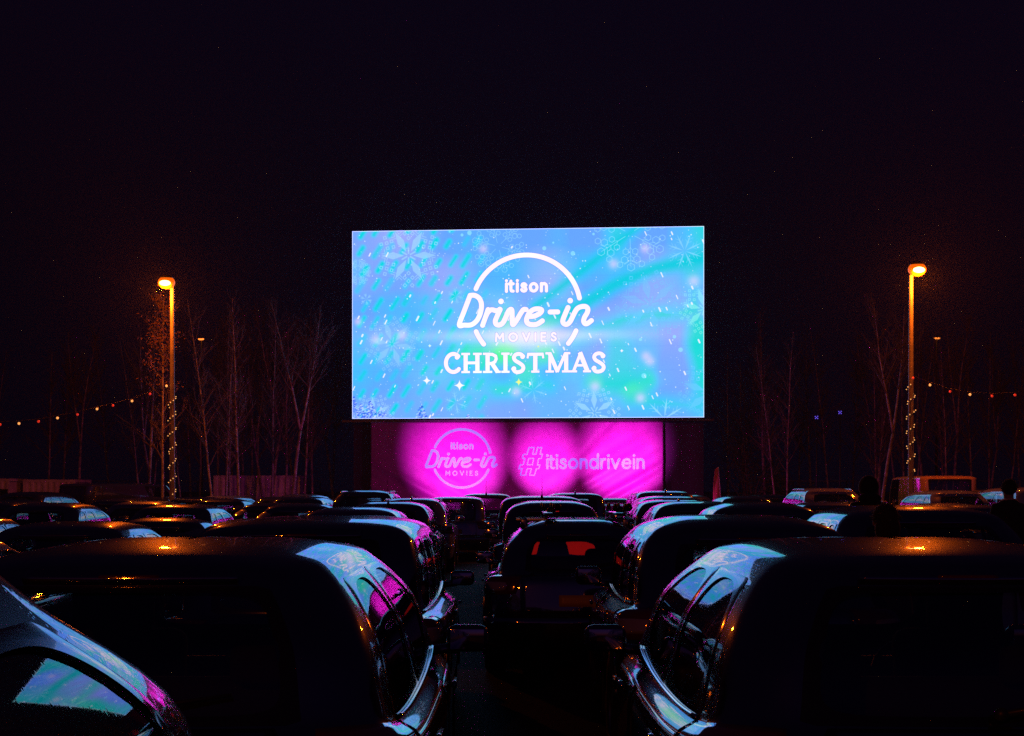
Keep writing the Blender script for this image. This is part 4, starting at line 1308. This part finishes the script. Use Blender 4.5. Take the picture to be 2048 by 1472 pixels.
    if 'bars' in opts:
        for u in (.42, .60):
            a = roofp(u, 7.75) + Vector((0, 0, .075))
            b = MB(); b.box((0, a.y, a.z), (2 * a.x + .12, .06, .03), bev=.01)
            for sg in (1, -1): b.box((sg * (a.x - .02), a.y, a.z - .03), (.07, .09, .09), bev=.015)
            b.build('roof_bar', 'alloy', root)
    if 'whip' in opts:
        a = roofp(0, 8.9)
        b = MB(); b.tube([a, a + Vector((0, -.02, .05))], [.03, .016], 8); b.tube([a + Vector((0, -.02, .05)), a + Vector((0, -.16, .42))], [.005, .003], 5); b.build('aerial', 'black_plastic', root)
    if 'fin' in opts:
        a = roofp(0, 8.9)
        b = MB(); b.ball((a.x, a.y + .04, a.z + .03), .05, 8, (.5, 1.9, .95)); b.build('shark_fin_aerial', 'gloss_black', root)
    return root

PROTO = {}
CARS = []
def car(kind, px, d, col, label, opts=(), yaw=0.0, h=None, X=None, tweak=None, group='cars parked facing the screen'):
    far = d > 27
    key = (kind, tuple(sorted(opts)), far, str(tweak))
    x = (px - 1024) / F_PX * d if X is None else X
    if key not in PROTO:
        o = make_car(kind, opts, far, tweak); PROTO[key] = o
    else:
        o = copy_tree(PROTO[key])
    if abs(x) > 2.4 and d > 8.9 and kind != 'panel_van':      # parked fanned out, flanks turned a little towards the screen
        sd_ = x + (.9 if x < 0 else -.9)
        yaw += max(-9, min(9, .42 * (math.degrees(math.atan2(-sd_, d + 1)) - math.degrees(math.atan2(.7 - x, 60 - d)))))
    o.location = (x, d, 0); o.rotation_euler.z = R(yaw)
    if h: o.scale = (1, 1, h / (tweak or {}).get('H', SPECS[kind]['H']))
    def recolour(q):
        for c in q.children:
            sl = c.material_slots[0] if c.type == 'MESH' else None
            if sl and (c.data.materials[0].name == 'black_paint'):
                sl.link = 'OBJECT'; sl.material = PAINTS[col]
            recolour(c)
    recolour(o)
    tag(o, label, 'van' if kind == 'panel_van' else 'car', group)
    CARS.append(o)
    return o

NEAR = dict(L=4.25, bon=1.12, rf=2.0, wb=(.84, 3.38), lamp_t=(3.2, 5.0), lamp_v=(.20, .345), sh=.095, wr=.575, zb=1.0, zbr=1.08, dome=.4, side=((.345, .535), (.552, .745)), round=2.8)
# nearest: bottom left corner, then the two that frame the gap
car('suv', 0, -0.40, 'black', 'dark wet car cut off by the bottom left corner, nearest of all', (), yaw=4, X=-1.04, h=1.765, tweak=dict(L=3.95, bon=1.0, rf=1.75, wb=(.75, 3.1), wr=.57, dome=1.2))
car('suv', 172, 4.05, 'black', 'large dark wet car filling the lower left, side glass and shoulder shining blue', (), tweak=NEAR, h=1.565)
car('suv', 2038, 4.05, 'black', 'large dark wet car filling the lower right with an oval shining side window', ('chrome',), tweak=NEAR, h=1.565)
car('people_carrier', 0, 4.3, 'navy', 'dark car at the left edge, arched window frames over the big roof', (), X=-3.8, h=1.66)
# second row
car('people_carrier', 585, 8.75, 'black', 'broad dark car just beyond the large lower left car, roof edge glowing blue', (), h=1.555)
car('hatchback', 1532, 8.4, 'black', 'dark hatchback just beyond the large lower right car, bright left roof shoulder', (), h=1.575)
car('saloon_car', 0, 9.3, 'silver', 'low car on the left with two bright rectangular side panes reflecting the screen', (), X=-4.6, h=1.390, yaw=-2)
car('suv', 1885, 11.0, 'black', 'dark car with the largest lit left window arch, right of centre', (), h=1.61)
car('saloon_car', 0, 9.2, 'black', 'dark low car beyond the left edge, only a dim side showing', (), X=-6.6, h=1.420)
# third row
car('hatchback', 1160, 12.9, 'black', 'dark hatchback with roof bars and red glow through its rear window', ('bars',), h=1.46, tweak=dict(wr=.52, dome=1.3))
car('hatchback', 0, 13.3, 'black', 'dark car left of centre with orange lamp glints along its roof', (), X=-2.43, h=1.450)
car('hatchback', 0, 13.7, 'grey', 'dark rear pillar glows as a blue arc beside the orange roof glints', (), X=-4.55, h=1.410, yaw=-1)
car('city_car', 1545, 15.2, 'grey', 'small dark car with a lit left window just right of the bright left roof shoulder', (), h=1.60)
car('saloon_car', 0, 13.4, 'black', 'dark saloon at far left in the third row with lit window arch', (), X=-7.3, h=1.360)
car('hatchback', 0, 13.6, 'navy', 'dark hatchback at the right edge in the third row', (), X=6.3, h=1.440)
# fourth row
car('hatchback', 690, 18.6, 'silver', 'pale roofed hatchback left of the emblem, below the car with the whip aerial', (), h=1.50)
car('city_car', 1106, 18.6, 'black', 'small dark car with lit red tail lights glimpsed through the roof bar hatchback', ('lit',), h=1.59, tweak=dict(lamp_v=(.07, .20), lamp_t=(3.2, 4.9)))
car('hatchback', 1415, 19.3, 'black', 'dark hatchback with bright left shoulder under the feather flag', (), h=1.575)
car('hatchback', 0, 19.2, 'grey', 'car with dome shaped lit side window, fourth row right of the bright shouldered hatchback', (), X=4.75, h=1.420)
car('hatchback', 0, 17.6, 'navy', 'car with bright arched side windows near the left edge below the cream cabin', (), X=-7.4, h=1.410)
car('saloon_car', 0, 18.4, 'black', 'dark saloon in the fourth row, roof catching orange light left of centre', (), X=-4.9, h=1.340)
car('suv', 0, 18.3, 'black', 'dark car in the fourth row below the right lamp post', (), X=7.9, h=1.520)
# fifth row
car('hatchback', 770, 23.6, 'grey', 'car with a thin whip aerial and a magenta lit side window left of the emblem', ('whip',), h=1.53)
car('people_carrier', 1085, 24.2, 'black', 'dark people carrier with whip aerial right under the hash sign', ('whip',), h=1.635)
car('saloon_car', 0, 24.0, 'navy', 'low car with a small lit side dome left of the whip aerial car', (), X=-3.85, h=1.490)
car('hatchback', 0, 23.8, 'grey', 'car with lit side dome below the yellow lit van corner on the left', (), X=-8.1, h=1.510)
car('hatchback', 0, 24.1, 'black', 'car with a small bright dome left of the shipping container, fifth row', (), X=-5.9, h=1.480)
car('suv', 1365, 24.3, 'black', 'dark suv lowest of three stacked roofs left of the feather flag', ('fin',), h=1.56)
car('hatchback', 0, 24.6, 'navy', 'small lit dome of a car under the standing person in a hood', (), X=6.75, h=1.410)
car('saloon_car', 0, 26.0, 'grey', 'car with wide low lit arch before the tall lit side', (), X=9.0, h=1.440)
# sixth row and beyond
car('estate_car', 818, 29.2, 'white', 'pale estate with shark fin and roof rails, side brightly lit, below the emblem', ('rails', 'fin'), h=1.56)
car('saloon_car', 0, 29.3, 'black', 'car with a pointed lit dome under the right end of the container', (), X=-5.3, h=1.450)
car('hatchback', 0, 29.4, 'silver', 'car showing stacked lit arcs by the foot of the left lamp post', (), X=-7.9, h=1.490)
car('hatchback', 0, 29.6, 'black', 'dark car in the sixth row left of the left lamp post', (), X=-11.2, h=1.490)
car('suv', 1352, 29.5, 'silver', 'pale roofed suv, middle of three stacked roofs left of the flag', (), h=1.60)
car('hatchback', 0, 30.2, 'grey', 'car with small lit dome at the foot of the right lamp post', (), X=9.6, h=1.440)
car('hatchback', 0, 31.0, 'silver', 'low car with lit arc left of the tall lit sided car on the right', (), X=7.1, h=1.460)
car('suv', 720, 35.0, 'black', 'tall dark suv with roof rails at the far left end of the banner', ('rails',), h=1.72)
car('people_carrier', 908, 35.2, 'silver', 'pale roofed people carrier far back before the round emblem', (), h=1.56)
car('people_carrier', 1152, 35.0, 'black', 'dark people carrier far back below the middle of the hashtag', ('fin',), h=1.66)
car('people_carrier', 1336, 35.0, 'silver', 'boxy pale car far back at the right end of the banner', ('fin',), h=1.71)
car('hatchback', 1505, 35.3, 'grey', 'car with two bright roof corners far back right of the feather flag', (), h=1.58)
car('saloon_car', 0, 34.6, 'black', 'low dark car in the seventh row left of the container', (), X=-7.5, h=1.510)
car('saloon_car', 0, 35.2, 'black', 'low dark car in the seventh row left of the left lamp post', (), X=-10.4, h=1.510)
car('suv', 0, 36.2, 'white', 'tall pale car with brightly lit side right of the feather flag', ('rails',), X=8.3, h=1.78)
car('suv', 0, 35.2, 'white', 'tall pale car with brightly lit side in front of the orange lit van', (), X=11.25, h=1.72)
car('people_carrier', 0, 34.2, 'white', 'tall pale car with lit side partly hidden by the standing person near the right edge', (), X=13.0, h=1.80)
car('people_carrier', 972, 40.4, 'silver', 'pale people carrier in the farthest row before the banner with whip aerial', ('whip',), h=1.63)
car('hatchback', 0, 40.2, 'black', 'dark hatchback in the farthest row left of the container foot', (), X=-9.3, h=1.520)
car('hatchback', 0, 40.5, 'grey', 'car with tiny lit dome in the farthest row under the container', (), X=-6.9, h=1.530)
car('suv', 0, 40.3, 'black', 'dark suv in the farthest row before the cream cabin', (), X=-14.2, h=1.670)
car('estate_car', 0, 40.0, 'grey', 'estate in the farthest row at the left edge with a thin lit roof line', ('rails',), X=-16.9, h=1.650)
car('people_carrier', 0, 40.2, 'silver', 'pale car with lit side in the farthest row between van and right edge', (), X=14.6, h=1.75)
car('panel_van', 0, 42.6, 'yellow', 'van whose yellow paint carries the orange lamp glow, under the right lamp post', (), X=13.15, h=2.17, group='vans parked at the back')
car('panel_van', 0, 47.0, 'grey', 'dark van with slanted orange lit edge beside the cream cabin', (), X=-14.6, h=1.95, yaw=-35, group='vans parked at the back')

fr_ = random.Random(4)
for d, xs in ((29.4, (-13.6, -16.0, 12.2)), (35.0, (-13.0, -15.7, -18.4, -5.4, 15.6, 18.0)), (40.3, (-19.6, -11.7, -3.9, 1.8, 4.5, 7.2, 9.9, 17.2)), (45.8, (-16.5, -12.1, -9.6, -7.1, -4.5, -1.9, .8, 3.4, 6.0, 8.7, 17.5)), (23.8, (-10.8, -13.3, 11.6)), (18.4, (-10.0, 10.6))):
    for x in xs:
        side = 'left' if x < 0 else 'right'
        car(fr_.choice(('hatchback', 'saloon_car', 'estate_car', 'hatchback')), 0, d + fr_.uniform(-.3, .3), fr_.choice(('black', 'black', 'navy', 'grey', 'silver', 'white')),
            'one of the many dark low car roofs filling the far rows on the ' + side, (), X=x + fr_.uniform(-.15, .15), h=fr_.uniform(1.44, 1.58), yaw=fr_.uniform(-1.5, 1.5) + x * .12,
            group='dark roofs of the far rows on the ' + side)

# cycle carriers clamped to the roof bars of the third-row hatchback
ct = [o for o in CARS if 'roof bars' in o['label']][0]
def carrier(x, label):
    t = empty('cycle_carrier', (ct.location.x + x, ct.location.y, 0)); tag(t, label, 'cycle carrier', 'cycle carriers on the roof bars')
    zb_ = 1.46 - .10 + .13
    b = MB(); b.box((0, 1.45, zb_ + .015), (.09, 1.15, .025), bev=.008); b.build('tray', 'gloss_black', t)
    for y in (1.0, 1.9):
        b = MB(); b.tube([(-.05, y + .12 * math.cos(a), zb_ + .05 + .06 * math.sin(a)) for a in np.linspace(0, math.pi, 9)], .014, 6); b.tube([(.05, y + .12 * math.cos(a), zb_ + .05 + .06 * math.sin(a)) for a in np.linspace(0, math.pi, 9)], .014, 6); b.build('wheel_cradle', 'black_plastic', t)
    b = MB(); b.tube([(.06, 1.5, zb_ + .03), (.09, 1.15, zb_ + .08)], .018, 8); b.ball((.09, 1.13, zb_ + .08), .04, 6); b.ball((.04, 1.5, zb_ + .04), .045, 6); b.build('clamp_arm', 'black_plastic', t)
carrier(-.26, 'left of the two dark cycle carriers on the roof bars'); carrier(.44, 'right of the two dark cycle carriers on the roof bars')

# ---------------------------------------------------------------- people standing between the cars
def person(px, d, height, yaw, label, hood=False, longhair=False, coat='dark_cloth'):
    x = (px - 1024) / F_PX * d
    t = empty('person', (x, d, 0), R(yaw)); tag(t, label, 'person', None)
    k = height / 1.78
    # skeleton: hands in the coat pockets
    J = [(0, 0, .98), (0, .01, 1.12), (0, .0, 1.28), (0, -.01, 1.42), (0, 0, 1.50), (0, .015, 1.56), (0, .03, 1.63), (0, .03, 1.70), (0, .02, 1.755)]
    RD = [(.155, .115), (.145, .105), (.165, .12), (.155, .105), (.07, .065), (.06, .062), (.078, .092), (.08, .098), (.05, .065)]
    E = [(i, i + 1) for i in range(8)]
    for sg in (1, -1):
        b = len(J)
        J += [(sg * .175, -.01, 1.42), (sg * .235, -.03, 1.18), (sg * .235, .06, .99), (sg * .175, .13, .93)]
        RD += [(.075, .075), (.055, .055), (.048, .048), (.045, .04)]
        E += [(3, b), (b, b + 1), (b + 1, b + 2), (b + 2, b + 3)]
        c = len(J)
        J += [(sg * .095, 0, .90), (sg * .10, .015, .50), (sg * .105, -.02, .09), (sg * .12, .15, .04)]
        RD += [(.10, .11), (.065, .07), (.05, .055), (.045, .035)]
        E += [(0, c), (c, c + 1), (c + 1, c + 2), (c + 2, c + 3)]
    me = bpy.data.meshes.new('body'); me.from_pydata([tuple(q * k for q in j) for j in J], E, [])
    o = bpy.data.objects.new('body', me); C.objects.link(o)
    sk = o.modifiers.new('skin', 'SKIN'); o.modifiers.new('sub', 'SUBSURF').levels = 2
    for i, r in enumerate(RD): me.skin_vertices[0].data[i].radius = (r[0] * k, r[1] * k)
    me.skin_vertices[0].data[0].use_root = True
    dg = bpy.context.evaluated_depsgraph_get(); ev_ = o.evaluated_get(dg)
    m2 = bpy.data.meshes.new_from_object(ev_); m2.name = 'body'
    bpy.data.objects.remove(o)
    bo = bpy.data.objects.new('body', m2); C.objects.link(bo); bo.parent = t
    m2.materials.clear()
    for q in ('skin', coat, 'denim', 'rubber'): m2.materials.append(MATS[q])
    for pl in m2.polygons:
        z = pl.center.z / k
        pl.material_index = 0 if z > 1.50 else 1 if z > .80 else 2 if z > .10 else 3
        pl.use_smooth = True
    # face, ears
    b = MB()
    b.ball((0, .125 * k, 1.655 * k), .016 * k, 6, (1, 1.2, 1.4))
    for sg in (1, -1): b.ball((sg * .082 * k, .02 * k, 1.655 * k), .03 * k, 6, (.35, .7, 1.1))
    b.build('nose_and_ears', 'skin', t)
    b = MB()
    for sg in (1, -1): b.ball((sg * .032 * k, .108 * k, 1.675 * k), .012 * k, 6)
    b.build('eyes', 'window_dark', t)
    b = MB(); b.ball((0, .11 * k, 1.608 * k), .02 * k, 6, (1.2, .5, .3)); b.build('mouth', 'tail_red', t)
    rr = random.Random(7)
    hb = MB()
    if hood:
        hb.ball((0, -.005 * k, 1.665 * k), .135 * k, 12, (.92, 1.0, 1.08)); hb.ball((0, -.06 * k, 1.52 * k), .12 * k, 10, (1.2, .9, .7))
        hb.build('hood', coat, t)
    else:
        hb.ball((0, -.012 * k, 1.69 * k), .108 * k, 14, (.92, 1.06, 1.0))
        if longhair: hb.ball((0, -.06 * k, 1.60 * k), .10 * k, 12, (1.0, .7, 1.25))
        for i in range(260):
            a, bq = rr.uniform(0, 6.28), rr.uniform(-.2, 1.3)
            q = Vector((math.cos(a) * math.cos(bq) * .10, -.012 + math.sin(a) * math.cos(bq) * .113, 1.69 + math.sin(bq) * .107)) * k
            if q.y > .07 * k and q.z < 1.70 * k: continue
            dd = (q - Vector((0, 0, 1.66 * k))).normalized()
            hb.tube([q, q + dd * .012 * k + Vector((rr.gauss(0, .006), rr.gauss(0, .006), -.004)), q + dd * .02 * k + Vector((rr.gauss(0, .012), rr.gauss(0, .012), -.012))], [.002, .0015, .0006], 3, False)
        hb.build('hair', 'hair', t)
    # coat shell: collar and hem
    b = MB()
    prof = [(.235, .80), (.225, 1.0), (.20, 1.15), (.215, 1.30), (.20, 1.42), (.13, 1.50), (.085, 1.54), (.078, 1.50)]
    vs, fs = [], []
    for r, z in prof:
        for i in range(28):
            a = 2 * math.pi * i / 28
            vs.append((r * k * math.cos(a) * (1.0 if z < 1.45 else .95), (r * .68 + (.006 if z < 1.4 else .012)) * k * math.sin(a) + (.015 if z < 1.3 else 0) * k, z * k))
    for j in range(len(prof) - 1):
        for i in range(28):
            fs.append((j * 28 + i, j * 28 + (i + 1) % 28, (j + 1) * 28 + (i + 1) % 28, (j + 1) * 28 + i))
    b.add(vs, fs); b.build('coat', coat, t)
person(1737, 18.7, 1.90, 0, 'tall standing person in a dark hood, rim lit on the left, watching the screen', hood=True)
person(1770, 10.1, 1.63, 5, 'standing person with dark tousled hair seen from behind, close on the right', longhair=True, coat='navy_cloth')
person(2018, 19.5, 1.87, -4, 'standing person in dark coat near the right edge, before the pale lit cars', longhair=False)
# ---------------------------------------------------------------- damp night air
hz = MB(); hz.box((0, 35, 12), (160, 130, 26))
ho = hz.build('haze', 'dark_cloth', None, False)
tag(ho, kind='stuff')
hm = bpy.data.materials.new('night_haze'); hm.use_nodes = True
n_, l_ = hm.node_tree.nodes, hm.node_tree.links
n_.remove(n_["Principled BSDF"])
pv = n_.new("ShaderNodeVolumePrincipled")
pv.inputs["Color"].default_value = (0.9, 0.9, 0.95, 1); pv.inputs["Density"].default_value = 0.0006; pv.inputs["Anisotropy"].default_value = 0.35
l_.new(pv.outputs[0], n_["Material Output"].inputs["Volume"])
ho.data.materials.clear(); ho.data.materials.append(hm)
